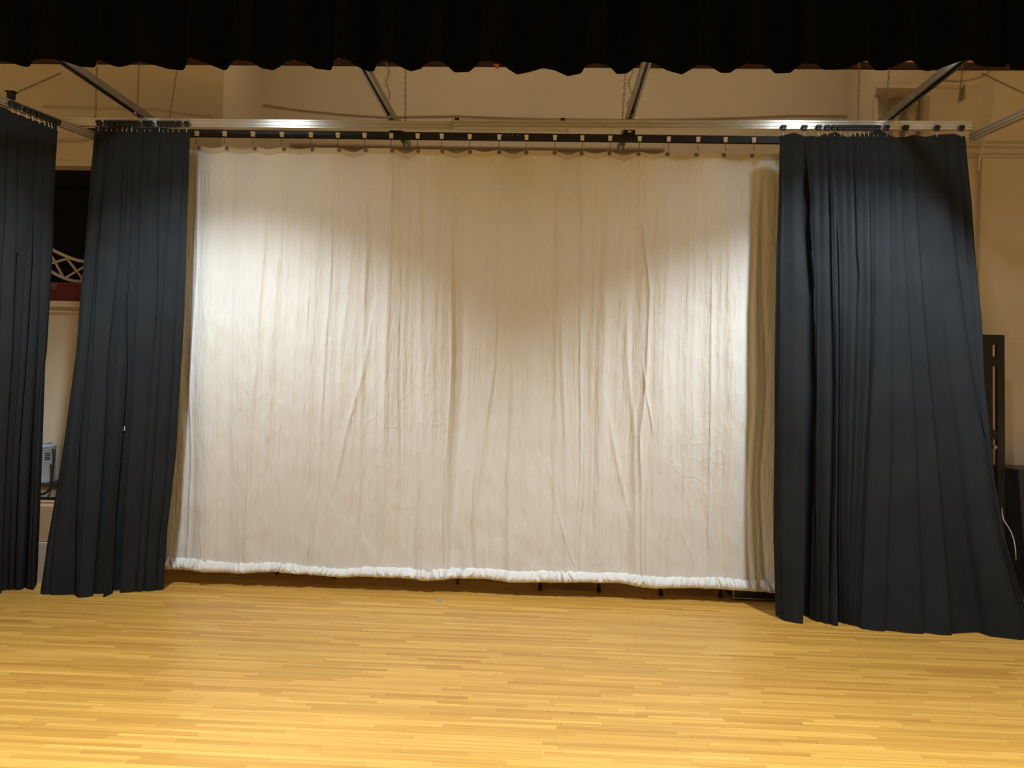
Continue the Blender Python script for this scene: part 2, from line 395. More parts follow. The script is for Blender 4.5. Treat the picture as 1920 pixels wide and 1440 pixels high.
CREASES = [   # image polyline of each strong crease, depth (m), half width (m)
    ([(497, 359), (483, 580), (479, 680), (463, 870), (455, 1040)], .016, .022),
    ([(526, 391), (519, 464), (512, 551), (508, 680), (507, 747), (501, 876)], .030, .030),
    ([(618, 347), (618, 464), (612, 610), (610, 660), (597, 864), (594, 1048)], .024, .016),
    ([(659, 420), (649, 537), (640, 640), (632, 800)], .016, .025),
    ([(700, 560), (679, 698), (647, 806), (621, 928)], .034, .020),
    ([(735, 289), (728, 500), (722, 680), (716, 850), (714, 1050)], .040, .034),
    ([(757, 330), (752, 560), (750, 800), (748, 1060)], -.020, .030),
    ([(783, 304), (788, 450), (796, 680), (793, 747), (796, 1068)], .040, .030),
    ([(847, 377), (847, 680), (838, 864), (837, 1068)], .030, .014),
    ([(870, 400), (866, 700), (858, 900), (850, 1060)], -.020, .03),
    ([(939, 304), (930, 551), (926, 680), (916, 777), (892, 1062)], .026, .022),
    ([(958, 620), (958, 760), (957, 1068)], .020, .014),
    ([(1043, 347), (1053, 680), (1056, 864), (1062, 1068)], .026, .026),
    ([(1092, 289), (1089, 680), (1082, 1068)], .022, .016),
    ([(1108, 340), (1104, 680), (1100, 1068)], -.016, .03),
    ([(1145, 340), (1140, 600), (1136, 900), (1133, 1070)], .022, .036),
    ([(1203, 391), (1217, 551), (1215, 680), (1200, 820), (1210, 1075)], .034, .020),
    ([(1172, 500), (1180, 660), (1190, 800), (1197, 1070)], .028, .028),
    ([(1137, 730), (1162, 871), (1185, 980)], .032, .018),
    ([(1206, 660), (1212, 740), (1224, 813)], .026, .016),
    ([(1277, 890), (1300, 983)], .018, .016),
    ([(1252, 330), (1256, 600), (1252, 1070)], .026, .04),
    ([(1337, 464), (1335, 660), (1325, 1075)], .030, .018),
    ([(1370, 300), (1374, 700), (1366, 1080)], .026, .045),
    ([(1404, 290), (1400, 700), (1392, 1085)], .030, .05),
    ([(1432, 300), (1436, 700), (1432, 1085)], -.03, .03),
    ([(560, 340), (556, 700), (548, 1050)], .012, .035),
    ([(578, 440), (572, 700), (566, 1050)], .014, .022),
    ([(430, 330), (424, 700), (414, 1045)], .010, .05),
    ([(372, 280), (364, 500), (352, 800), (342, 1045)], .030, .022),
    ([(1010, 700), (1008, 900), (1004, 1065)], .014, .03),
    ([(690, 300), (684, 450), (676, 600)], .024, .04),
    ([(425, 780), (408, 850), (392, 920), (380, 990)], .010, .012),
    ([(1020, 860), (1040, 960), (1080, 1062)], .010, .012),
    ([(420, 900), (400, 950), (370, 1030)], .010, .011),
    ([(1265, 950), (1285, 1010), (1300, 1045)], .010, .011),
    ([(870, 880), (862, 960), (850, 1040)], .012, .012),
]
_cr = []
for pl, A, wd in CREASES:
    q = np.array([on_plane(x, y, *YW) for x, y in pl])
    slope = abs((pl[-1][0]-pl[0][0])/(pl[-1][1]-pl[0][1]))
    fA, fw = (0.34, 1.0) if slope > 0.15 and A > .03 else ((0.62, 0.7) if wd <= 0.022 else (0.5, 0.9))
    _cr.append((q[::-1, 0], q[::-1, 2], A*fA, wd*fw))
f1, f2, f3, f4 = Smooth1D(0.17), Smooth1D(0.075), Smooth1D(0.034), Smooth1D(0.3)
sh1, sh2, crump, crump2 = Smooth2D(0.5, 0.9), Smooth2D(0.25, 0.5), Smooth2D(0.10, 0.16), Smooth2D(0.035, 0.12)
def backdrop_depth(X, Z, t):                       # displacement towards the room, t = 0 at the top, 1 at the hem
    xs = X + 0.05*sh1(X, Z)*t + 0.018*sh2(X, Z)*t
    env = np.clip(t*3.2, 0, 1)**0.8
    d = 0.020*f4(xs)*env + 0.019*f1(xs)*env + 0.0115*f2(xs)*env*np.clip(1.3-t*.5, 0, 1) + 0.0036*f3(xs)*env
    d = d + 0.0028*crump(X+Z*.25, Z)*env + 0.0009*crump2(X, Z)*env
    for cx, cz, A, wd in _cr:
        z0, z1 = cz[0], cz[-1]
        xc = np.interp(Z, cz, cx)
        fade = np.clip((Z-z0+0.02)/0.25, 0, 1) if z0 > 0.35 else 1.0
        fade = fade*np.clip((z1-Z)/0.45, 0, 1)
        s = (xs-0.0-xc)/wd
        d = d + A*fade*np.exp(-np.abs(s)**1.5)
    # alternate swing between the grommets at the head
    ph = np.interp(X, GXE, np.arange(len(GXE)))
    d = d + 0.022*np.sin(np.pi*ph)*np.clip(1-t*7, 0, 1)
    return d
def head_z(X):
    ph = np.interp(X, GXE, np.arange(len(GXE)))
    zt = np.interp(X, GX, [on_plane(p, 281.5+(p-372)*0.0135-8.5, *YW)[2] for p in GROM])
    k = np.floor(ph).astype(int)
    sag = np.array([.2, .9, .9, .3, 1.0, .2, .3, 1.0, .2, 1.2, .4, .9, .9, .9, .25, .9, 1.0, .9, .9, .35, .2, .2, .5, 1.3, 1.0, 1.0])[np.clip(k, 0, 25)]
    return zt - 0.026*sag*np.sin(np.pi*(ph-k))**2
root_w = empty('stage_backdrop_curtain', (-0.6, 6.07, 0.08))
tag(root_w, 'wide white pleated backdrop curtain with gathered hem hanging from the black track', 'curtain')
nx, nz = 1150, 250
xg = np.linspace(WX0, WX1, nx)
zt = head_z(xg); zb = np.interp(xg, hx, hz) - 0.01
T = np.linspace(0, 1, nz)[:, None]
Xg = np.repeat(xg[None, :], nz, 0); Zg = zt[None, :]*(1-T) + zb[None, :]*T
Tg = np.repeat(T, nx, 1)
D = backdrop_depth(Xg, Zg, Tg)
Yg = YW[0] + YW[1]*Xg - D + 0.02
grid('cloth', np.stack([Xg, Yg, Zg], -1), M['muslin'], root_w)
# header webbing along the top edge
T2 = np.linspace(0, 1, 6)[:, None]
Zh = zt[None, :]+0.002 - 0.042*T2
tt = (zt[None, :]-Zh)/(zt-zb)[None, :]
Xh = np.repeat(xg[None, :], 6, 0)
Yh = YW[0]+YW[1]*Xh-backdrop_depth(Xh, Zh, np.clip(tt, 0, 1))+0.02-0.004
hb = grid('header_band', np.stack([Xh, Yh, Zh], -1), M['muslin_band'], root_w); hb['label'] = 'cream webbing band along the top edge'
# gathered hem
nh, nu = 1700, 22
xh = np.linspace(WX0, WX1, nh); U = np.linspace(0, 1, nu)[:, None]
zt2 = np.interp(xh, hx, hz)+0.004; zb2 = np.interp(xh, bx_, bz_)
ztop_edge = head_z(xh)
base = YW[0]+YW[1]*xh-backdrop_depth(xh, zt2, np.ones_like(xh)*0.99)+0.02
g1, g2, g3, gs, gt = Smooth1D(0.027), Smooth1D(0.013), Smooth1D(0.16), Smooth1D(0.06), Smooth1D(0.028)
Xq = np.repeat(xh[None, :], nu, 0); Uq = np.repeat(U, nh, 1)
shear = 0.060*gs(Xq)*(Uq-0.25)
prof_u = np.interp(U, [0, .06, .18, .35, .55, .75, .9, 1.0], [0.0, .012, .028, .042, .053, .054, .040, .018])
amp = np.interp(U, [0, .08, .3, .6, .85, 1.0], [0.1, .7, 1.0, 1.15, .9, .35])
dens = np.clip(0.75+0.6*g3(Xq), 0.25, 1.3)
pl_ = 1-np.abs(g1(Xq+shear)); 
gat = (0.030*(pl_-0.5)+0.011*g2(Xq+shear*1.4))*amp*dens
zz = zt2[None, :]*(1-Uq)+(zb2[None, :]+0.012)*Uq
zz = zz + 0.007*gt(Xq+shear)*np.sin(np.pi*Uq)*dens + 0.008*pl_*np.clip(1-Uq*3, 0, 1)*dens
Yq = base[None, :]+0.016-prof_u-gat
grid('hem', np.stack([Xq, Yq, zz], -1), M['muslin_hem'], root_w)['label'] = 'puffy gathered white hem tube'
# grommets
for i, p in enumerate(GROM):
    gxp = GX[i]; z = float(head_z(np.array([gxp]))[0])-0.016
    y = float(YW[0]+YW[1]*gxp-backdrop_depth(np.array([gxp]), np.array([z]), np.array([.004]))[0]+0.02-0.008)
    mb = MB(); mb.tube([(gxp+0.011*math.cos(a), y, z+0.011*math.sin(a)) for a in np.linspace(0, 2*math.pi, 14, endpoint=False)], 0.0045, 6, closed=True)
    mb.build('grommet', M['brass'], root_w, smooth=True)

# ================================================================== BLACK DRAPES
def ext_interp(y, ys, xs):
    r = np.interp(y, ys, xs)
    if len(ys) > 1:
        s0 = (xs[1]-xs[0])/(ys[1]-ys[0]); s1 = (xs[-1]-xs[-2])/(ys[-1]-ys[-2])
        r = np.where(y < ys[0], xs[0]+(y-ys[0])*s0, r); r = np.where(y > ys[-1], xs[-1]+(y-ys[-1])*s1, r)
    return r
def drape(name, lines, top, bot, plane, nrow, per, amax, seed, zfloor=0.006, k_amp=0.42, fine=0.002, ripples=0.0, pw=1.3, gaps=None, lean=(0.75, 1.4)):
    """lines: image polylines of the folds from left edge to right edge; top/bot: image outline of head and floor edge."""
    rng = np.random.default_rng(seed)
    top = np.array(top, float); bot = np.array(bot, float)
    ts = np.linspace(0, 1, nrow); nl = len(lines)
    PX = np.zeros((nrow, nl))
    for i, pl in enumerate(lines):
        pl = np.array(pl, float)
        yt = np.interp(pl[0, 0], top[:, 0], top[:, 1]); yb = np.interp(pl[-1, 0], bot[:, 0], bot[:, 1])
        ys = yt + (yb-yt)*ts
        PX[:, i] = ext_interp(ys, pl[:, 1], pl[:, 0])
    for i in range(1, nl): PX[:, i] = np.maximum(PX[:, i], PX[:, i-1]+1.2)
    gaps = gaps or {}; isgap = []; keep = []
    for i in range(nl):                              # a dark recess right of a fold line
        keep.append(PX[:, i]); isgap.append(False)
        if i in gaps:
            wg, t0, t1 = gaps[i]
            isgap[-1] = True
            keep.append(PX[:, i]+np.maximum(0.25, wg*np.clip((ts-t0)/0.12+0.1, 0.1, 1)*np.clip((t1-ts)/0.15+0.1, 0.1, 1))); isgap.append(False)
    PX = np.stack(keep, 1); nl = PX.shape[1]
    for i in range(1, nl): PX[:, i] = np.maximum(PX[:, i], PX[:, i-1]+0.4)
    isgap = np.array(isgap)
    S = np.linspace(0, 1, per+1)
    cols = []; sv = []; seg = []
    for i in range(nl-1):
        ss = S[:-1] if i < nl-2 else S
        for s in ss: cols.append(PX[:, i]*(1-s)+PX[:, i+1]*s); sv.append(s); seg.append(i)
    PXX = np.stack(cols, 1); sv = np.array(sv); seg = np.array(seg); ncol = PXX.shape[1]
    P = np.zeros((nrow, ncol, 3)); Wd = np.zeros((nrow, ncol))
    for j in range(ncol):
        ptx, pbx = PXX[0, j], PXX[-1, j]
        yt = np.interp(ptx, top[:, 0], top[:, 1]); yb = np.interp(pbx, bot[:, 0], bot[:, 1])
        a = plane(ptx, yt); b = on_floor(pbx, yb, zfloor)
        for r in range(nrow):
            t = ts[r]; Y = a[1]+(b[1]-a[1])*t**pw
            P[r, j] = at(PXX[r, j], yt+(yb-yt)*t, Y)
    for j in range(ncol):
        i = seg[j]; Wd[:, j] = (PX[:, i+1]-PX[:, i])*5.8/1440
    env = np.clip(ts*6+0.25, 0, 1)[:, None]
    A = np.minimum(k_amp*Wd, amax)*env
    skew = rng.uniform(lean[0], lean[1], nl)[seg]
    bul = A*(1-np.abs(2*np.clip(sv, 0, 1)[None, :]**skew[None, :]-1)**4)
    gp = isgap[seg]
    bul = np.where(gp[None, :], -np.minimum(0.07, Wd*1.6)*env*np.sin(np.pi*np.clip(sv, 0, 1))[None, :]**0.5, bul)
    n1 = Smooth1D(0.05); n2 = Smooth1D(0.02); n3 = Smooth2D(0.18, 0.5)
    Xc = P[:, :, 0]; xr = PXX[0][None, :]*0.004+0*Xc
    fn = fine*(n1(xr+0.004*P[:, :, 2])+0.5*n2(xr))*env*np.sin(np.pi*sv)[None, :]**0.5
    P[:, :, 1] -= bul + fn + 0.010*n3(Xc, P[:, :, 2])*env*np.sin(np.pi*sv)[None, :]
    return P
def plane_of(ab): return lambda px, py: on_plane(px, py, *ab)
# left drape on the long silver track
LL = [
    [(178, 240), (160, 472), (153, 535), (144, 660), (118, 860), (92, 1010), (79, 1112)],
    [(186, 240), (176, 353), (166, 456), (156, 560), (150, 660), (126, 860), (104, 1010), (96, 1113)],
    [(199, 240), (195, 353), (179, 472), (163, 660), (149, 819), (142, 958), (139, 1114)],
    [(208, 240), (204, 296), (193, 398), (184, 500), (176, 680), (164, 850), (156, 1000), (150, 1117)],
    [(234, 240), (233, 257), (228, 424), (224, 503), (205, 680), (200, 819), (191, 958), (178, 1110)],
    [(243, 240), (240, 350), (234, 500), (222, 680), (212, 850), (203, 1000), (196, 1117)],
    [(252, 240), (249, 408), (238, 600), (240, 680), (231, 819), (219, 958), (212, 1100)],
    [(268, 240), (264, 400), (256, 600), (252, 700), (243, 850), (232, 1000), (226, 1108)],
    [(300, 240), (300, 312), (297, 408), (295, 551), (288, 680), (276, 850), (266, 1000), (258, 1106)],
    [(325, 240), (323, 372), (313, 487), (307, 583), (301, 700), (292, 850), (280, 1000), (274, 1105)],
    [(347, 240), (345, 328), (340, 456), (331, 615), (326, 715), (312, 923), (300, 1020), (296, 1104)],
    [(357, 241), (351, 404), (345, 596), (342, 660), (340, 680), (330, 854), (314, 992), (307, 1104)],
]
PL = drape('left', LL, [(170, 239), (186, 238), (200, 238), (222, 237), (247, 239), (273, 240), (300, 240), (326, 242), (352, 243), (360, 244)],
           [(70, 1108), (87, 1112), (137, 1113), (148, 1118), (175, 1116), (177, 1110), (195, 1111), (197, 1118), (212, 1111), (214, 1105), (225, 1105), (228, 1109), (262, 1107), (310, 1104)],
           plane_of((YL[0]-0.035, YL[1])), 130, 18, 0.030, 3, gaps={2: (4, 0.1, 1.2), 8: (3.0, 0.1, 0.55)}, lean=(0.38, 0.6))
dl = grid('black_stage_drape', PL, M['black_cloth'], origin=(-3.4, 5.95, 0))
tag(dl, 'narrow black drape at the left end of the white backdrop, flaring towards the floor', 'curtain', 'black drapes around the stage')
def nearest(P, px, py):
    V = P.reshape(-1, 3)-EYE; c = V.dot(M3.T); u = CX+FPX*c[:, 0]/c[:, 2]; v = CY+FPX*c[:, 1]/c[:, 2]
    return P.reshape(-1, 3)[np.argmin((u-px)**2+(v-py)**2)]
nf = nearest(PL, 235, 806)
fk = MB().box((nf[0]-0.004, nf[1]-0.012, nf[2]-0.018), (nf[0]+0.004, nf[1]-0.009, nf[2]+0.018)).build('fleck', M['paper'], dl); fk['label'] = 'tiny white fleck'
# right drape
RL = [
    [(1462, 254), (1460, 366), (1455, 485), (1452, 706), (1452, 807), (1450, 1009), (1454, 1151)],
    [(1472, 254), (1470, 366), (1467, 485), (1464, 706), (1463, 807), (1461, 1009), (1466, 1160)],
    [(1509, 252), (1505, 332), (1503, 417), (1513, 536), (1514, 720), (1511, 815), (1510, 1008), (1506, 1164)],
    [(1517, 256), (1516, 332), (1519, 417), (1523, 536), (1523, 720), (1520, 815), (1519, 1008), (1516, 1160)],
    [(1536, 256), (1536, 340), (1534, 468), (1533, 600), (1532, 720), (1531, 1008), (1536, 1163)],
    [(1551, 252), (1553, 400), (1556, 536), (1559, 720), (1557, 900), (1554, 1010), (1553, 1169)],
    [(1566, 252), (1568, 400), (1571, 536), (1571, 720), (1569, 1008), (1571, 1170)],
    [(1585, 253), (1586, 400), (1584, 560), (1583, 720), (1581, 1008), (1582, 1168)],
    [(1599, 253), (1600, 332), (1603, 468), (1607, 519), (1600, 720), (1592, 1000), (1588, 1170)],
    [(1612, 253), (1613, 400), (1614, 520), (1611, 720), (1601, 1000), (1596, 1172)],
    [(1628, 252), (1629, 332), (1632, 570), (1628, 720), (1612, 1000), (1603, 1174)],
    [(1647, 252), (1647, 468), (1644, 570), (1637, 720), (1629, 858), (1622, 988), (1613, 1177)],
    [(1668, 254), (1669, 400), (1672, 570), (1672, 720), (1672, 858), (1666, 1000), (1660, 1181)],
    [(1688, 256), (1693, 417), (1702, 553), (1712, 720), (1717, 790), (1726, 1000), (1733, 1186)],
    [(1712, 255), (1715, 349), (1726, 502), (1738, 660), (1752, 800), (1770, 1000), (1785, 1188)],
    [(1778, 256), (1780, 349), (1790, 434), (1800, 519), (1811, 604), (1828, 720), (1851, 841), (1872, 1009), (1908, 1138), (1922, 1196)],
    [(1796, 256), (1803, 366), (1812, 488), (1824, 604), (1834, 720), (1855, 890), (1876, 1009), (1916, 1138), (1935, 1198)],
    [(1810, 257), (1819, 366), (1828, 488), (1840, 604), (1845, 720), (1864, 901), (1883, 1009), (1907, 1091), (1920, 1130), (1946, 1203)],
]
PR = drape('right', RL, [(1455, 256), (1468, 254), (1488, 249), (1508, 256), (1520, 255), (1533, 257), (1545, 252), (1556, 251), (1567, 247), (1580, 255), (1592, 257), (1605, 250), (1615, 252), (1630, 251), (1650, 244), (1664, 252), (1680, 258), (1698, 257), (1712, 253), (1735, 257), (1757, 253), (1785, 251), (1812, 257)],
           [(1450, 1150), (1470, 1163), (1504, 1167), (1509, 1158), (1535, 1164), (1560, 1170), (1569, 1171), (1573, 1166), (1609, 1174), (1615, 1178), (1700, 1184), (1780, 1188), (1830, 1183), (1852, 1190), (1920, 1198), (1960, 1204)],
           plane_of((YR[0]-0.035, YR[1])), 130, 18, 0.028, 5, k_amp=0.42, gaps={2: (15, 0.02, 1.3), 5: (6, 0.05, 1.0), 6: (4, 0.15, 1.3), 8: (5, 0.03, 0.40), 10: (3, 0.05, 0.7)}, lean=(1.8, 2.6))
dr = grid('black_stage_drape', PR, M['black_cloth'], origin=(2.4, 5.6, 0))
tag(dr, 'broad black drape on the right of the white backdrop, its hem trailing on the floor', 'curtain', 'black drapes around the stage')
# side drape on the left side track
SA, SB = on_floor(0, 188, 3.55), on_floor(182, 257, 3.55)
sdir = (SB-SA)/(SB[1]-SA[1])
def side_plane(px, py, off=0.0):
    # plane through the side track, vertical
    r = ray(px, py); n = np.array([1.0, -sdir[0], 0.0]); p0 = SA+np.array([off, 0, 0])
    return EYE + r*((p0-EYE).dot(n)/r.dot(n))
SL = [
    [(-75, 180), (-80, 500), (-95, 800), (-110, 1125)],
    [(-50, 185), (-54, 500), (-70, 800), (-88, 1122)],
    [(-28, 190), (-30, 500), (-42, 800), (-60, 1120)],
    [(-8, 198), (-8, 408), (-14, 660), (-20, 860), (-32, 1116)],
    [(17, 206), (14, 408), (8, 487), (2, 660), (-6, 854), (-14, 1112)],
    [(38, 212), (36, 408), (30, 520), (24, 660), (12, 854), (3, 1107)],
    [(61, 220), (59, 408), (48, 520), (40, 660), (26, 854), (17, 1104)],
    [(70, 223), (65, 424), (57, 551), (51, 660), (37, 854), (28, 1103)],
    [(86, 226), (82, 424), (76, 551), (70, 660), (58, 854), (48, 1101)],
    [(100, 231), (95, 424), (89, 551), (80, 660), (68, 854), (59, 1099)],
    [(109, 235), (104, 312), (99, 472), (96, 520), (88, 660), (85, 680), (78, 888), (71, 1062), (69, 1100)],
]
PS = drape('side', SL, [(-90, 172), (-40, 186), (0, 200), (12, 203), (22, 210), (34, 214), (42, 217), (50, 221), (60, 223), (72, 229), (90, 231), (110, 236)],
           [(-120, 1128), (-20, 1115), (3, 1112), (9, 1105), (17, 1104), (45, 1103), (50, 1098), (56, 1103), (66, 1104), (69, 1096)],
           lambda px, py: side_plane(px, py, 0.03), 120, 18, 0.034, 9, pw=1.6, gaps={7: (4, 0.2, 1.3)}, lean=(0.4, 0.65))
ds = grid('black_stage_drape', PS, M['black_cloth'], origin=(-3.9, 5.7, 0))
tag(ds, 'black leg drape at the far left edge of the stage, hung on the side track', 'curtain', 'black drapes around the stage')

# valance across the top
VY, VZTOP = 3.6, 4.6
VB = [(-260, 126), (-215, 110), (-170, 126), (-125, 110), (-80, 127), (-40, 112), (0, 114), (22, 118), (40, 124), (54, 126), (58, 121), (62, 113), (85, 110), (112, 113), (135, 120), (150, 125), (176, 127), (180, 126), (181.5, 112), (192, 114), (210, 123), (224, 126), (240, 123), (256, 116), (275, 118), (300, 125), (318, 130), (343, 132), (348, 128), (350, 116), (356, 107), (372, 113), (400, 124), (420, 132), (427, 130), (432, 119), (442, 112), (470, 115), (490, 128), (512, 132), (524, 126), (535, 116), (552, 112), (575, 119), (592, 129), (620, 132), (624, 128), (626, 112), (634, 109), (652, 112), (668, 124), (690, 134), (702, 134), (706, 121), (716, 114), (738, 117), (752, 126), (770, 134), (790, 129), (798, 119), (812, 114), (828, 116), (840, 125), (852, 136), (880, 135), (890, 126), (900, 115), (918, 114), (940, 120), (955, 131), (969, 140), (990, 136), (1018, 128), (1040, 132), (1064, 143), (1090, 138), (1097, 124), (1112, 118), (1136, 121), (1146, 128), (1156, 139), (1176, 138), (1188, 128), (1205, 116), (1228, 119), (1250, 132), (1279, 140), (1296, 130), (1308, 122), (1328, 122), (1340, 130), (1352, 137), (1368, 137), (1382, 128), (1400, 119), (1428, 121), (1442, 127), (1453, 138), (1482, 137), (1492, 128), (1505, 119), (1530, 120), (1544, 131), (1570, 131), (1592, 127), (1610, 118), (1627, 114), (1632, 122), (1640, 132), (1660, 132), (1675, 126), (1690, 118), (1708, 113), (1717, 118), (1722, 129), (1738, 134), (1762, 129), (1780, 122), (1806, 113), (1822, 113), (1830, 122), (1850, 125), (1886, 126), (1891, 113), (1893, 130), (1925, 131), (1960, 116), (2000, 130), (2040, 116), (2080, 130), (2120, 116), (2160, 130), (2200, 116)]
vb = np.array(VB, float)
pxs = np.linspace(-255, 2195, 1600)
pyb = np.interp(pxs, vb[:, 0], vb[:, 1])
ker = np.hanning(7); ker /= ker.sum(); pyb = np.convolve(np.pad(pyb, 3, mode='edge'), ker, mode='valid')
trend = np.convolve(np.pad(pyb, 100, mode='edge'), np.ones(201)/201, mode='valid')
dep = (pyb-trend)/592*VY*0.8                       # far folds of the scalloped edge look lower
PV = []
nrv = 24
for r in range(nrv):
    t = r/(nrv-1); row = []
    for px, py, dd in zip(pxs, pyb, dep):
        b = at(px, py, VY+dd)
        zb_ = b[2]
        z = VZTOP+(zb_-VZTOP)*t
        row.append((b[0], VY+dd*(0.45+0.55*t), z))
    PV.append(row)
val = grid('stage_valance', np.array(PV), M['valance_cloth'], origin=(0, VY, 3.1))
tag(val, 'black pleated valance with scalloped bottom edge across the top of the stage', 'curtain')

# ================================================================== TRACKS
def line_pt(ab, px, py): return on_plane(px, py, *ab)
def track_profile(w_, h_):                          # ribbed aluminium rail: (across, up)
    a = w_/2
    return [(-a, 0), (-a, -h_*.18), (-a*.7, -h_*.24), (-a*.7, -h_*.34), (-a, -h_*.40), (-a, -h_*.66), (-a*.7, -h_*.72), (-a*.7, -h_*.78),
            (-a*1.1, -h_*.84), (-a*1.1, -h_), (-a*.2, -h_), (-a*.2, -h_*.9), (a*.2, -h_*.9), (a*.2, -h_), (a*1.1, -h_), (a*1.1, -h_*.84),
            (a*.7, -h_*.78), (a*.7, -h_*.72), (a, -h_*.66), (a, -h_*.40), (a*.7, -h_*.34), (a*.7, -h_*.24), (a, -h_*.18), (a, 0)]
ZT = 3.65
def X_of(ab, px): return on_plane(px, 232, *ab)[0]
def silver(name, ab, px0, px1, label, group):
    x0, x1 = X_of(ab, px0), X_of(ab, px1)
    p0 = (x0, ab[0]+ab[1]*x0, ZT); p1 = (x1, ab[0]+ab[1]*x1, ZT)
    rt = empty(name, ((p0[0]+p1[0])/2, (p0[1]+p1[1])/2, ZT-0.07)); tag(rt, label, 'curtain track', group)
    MB().extrude(track_profile(0.034, 0.062), p0, p1).build('rail', M['silver'], rt)
    for x, s in ((x0, -1), (x1, 1)):
        y = ab[0]+ab[1]*x
        MB().box((x-0.003 if s > 0 else x-0.004, y-0.014, ZT-0.066), (x+0.004 if s > 0 else x+0.003, y+0.014, ZT-0.004)).build('end_cap', M['galv'], rt)
    return rt
tl = silver('curtain_track', YL, 118, 1065, 'silver ribbed curtain track over the left half of the stage, lower bar of the overlap', 'silver curtain tracks')
tr = silver('curtain_track', YR, 848, 1822, 'silver ribbed curtain track over the right half of the stage, upper bar of the overlap', 'silver curtain tracks')
for px in (857, 1055):
    x = X_of(YR, px); y = YR[0]+YR[1]*x
    MB().box((x-0.016, y-0.022, ZT-0.008), (x+0.016, y+0.022, ZT+0.012)).build('clip', M['black_metal'], tr, bevel=0.002)
# side tracks
def side_track(p0, p1, label):
    p0 = Vector(p0); p1 = Vector(p1)
    rt = empty('curtain_track', (p0+p1)/2); tag(rt, label, 'curtain track', 'silver curtain tracks')
    MB().extrude(track_profile(0.036, 0.056), p0+Vector((0, 0, .028)), p1+Vector((0, 0, .028))).build('rail', M['dull'], rt)
    d = (p1-p0).normalized()
    MB().bar(p1-d*0.002, p1+d*0.004, 0.036, 0.05).build('end_cap', M['galv'], rt)
    return rt
e0 = Vector(SA)-Vector(sdir)*1.2
tsd = side_track(e0, SB, 'silver side track at upper left carrying the far left leg drape')
hp = at(21, 181, 5.35)
MB().box((hp[0]-0.02, hp[1]-0.02, hp[2]-0.02), (hp[0]+0.02, hp[1]+0.02, hp[2]+0.03)).bar((hp[0], hp[1], hp[2]+.03), (hp[0], hp[1], hp[2]+0.035), .05, .07, (1, 0, 0)).build('hanger_bracket', M['black_metal'], tsd)
side_track(on_floor(1940, 204, 3.55), on_floor(1822, 257, 3.55), 'silver side track at upper right running back from the right edge')

# black track of the backdrop
bxl, bxr = on_plane(168, 245, *YW)[0], on_plane(1536, 263, *YW)[0]
def yw(x): return YW[0]+YW[1]*x
rt_b = empty('backdrop_track', ((bxl+bxr)/2, yw((bxl+bxr)/2), 3.575)); tag(rt_b, 'black curtain track with white carriers above the white backdrop', 'curtain track')
a_, h_ = 0.02, 0.052
prof = [(-a_, 0), (-a_, -h_), (-a_*.4, -h_), (-a_*.4, -h_*.85), (-a_*.8, -h_*.85), (-a_*.8, -h_*.2), (a_*.8, -h_*.2), (a_*.8, -h_*.85), (a_*.4, -h_*.85), (a_*.4, -h_), (a_, -h_), (a_, 0)]
ZB = 3.628
MB().extrude(prof, (bxl, yw(bxl), ZB), (bxr, yw(bxr), ZB)).build('rail', M['black_metal'], rt_b)
for x in (bxl, bxr):
    MB().box((x-0.004, yw(x)-0.022, ZB-h_-0.002), (x+0.004, yw(x)+0.022, ZB+0.002)).build('end_cap', M['black_plastic'], rt_b)
ex = on_plane(1462, 263, *YW)[0]
MB().box((ex-0.003, yw(ex)-0.026, ZB-h_), (ex+0.002, yw(ex)-0.020, ZB-0.004)).build('joint_strip', M['white_plastic'], rt_b)['label'] = 'pale joint strip'
sx = on_plane(956, 258, *YW)[0]
pl = MB().box((sx-0.11, yw(sx)-0.026, ZB-0.048), (sx+0.11, yw(sx)-0.020, ZB-0.004)).build('splice_plate', M['black_metal'], rt_b, bevel=0.002)
for px in (942, 951, 961, 971):
    x = on_plane(px, 257, *YW)[0]
    MB().tube([(x, yw(x)-0.031, ZB-0.018), (x, yw(x)-0.024, ZB-0.018)], 0.004, 8).build('screw', M['silver'], rt_b, smooth=False)
BEAMS = [(-3.19, 4.0, 6.50), (-1.228, 4.0, 6.53), (0.585, 4.0, 6.55), (2.478, 3.9, 6.5)]
ZBM = 3.66
for px, by in ((742, 1), (1179, 2)):
    x = on_plane(px, 248, *YW)[0]; y = yw(x)-0.022
    mb = MB()
    mb.box((x-0.045, y-0.03, ZB+0.0), (x+0.045, y+0.05, ZB+0.008)); mb.box((x-0.045, y-0.03, ZB), (x-0.038, y+0.05, ZBM+0.055)); mb.box((x+0.038, y-0.03, ZB), (x+0.045, y+0.05, ZBM+0.055))
    mb.box((x-0.04, y-0.028, ZB+0.008), (x+0.04, y-0.022, ZB+0.050))
    br = mb.build('hanger_bracket', M['black_metal'], rt_b)
    for s in (-1, 1):
        MB().tube([(x+s*0.031, y-0.036, ZB+0.032), (x+s*0.031, y-0.026, ZB+0.032)], 0.009, 8).build('bolt', M['galv'], rt_b)
    MB().box((x-0.012, y-0.031, ZB+0.006), (x+0.014, y-0.027, ZB+0.018)).build('label_plate', M['white_plastic'], rt_b)['label'] = 'small white plate'

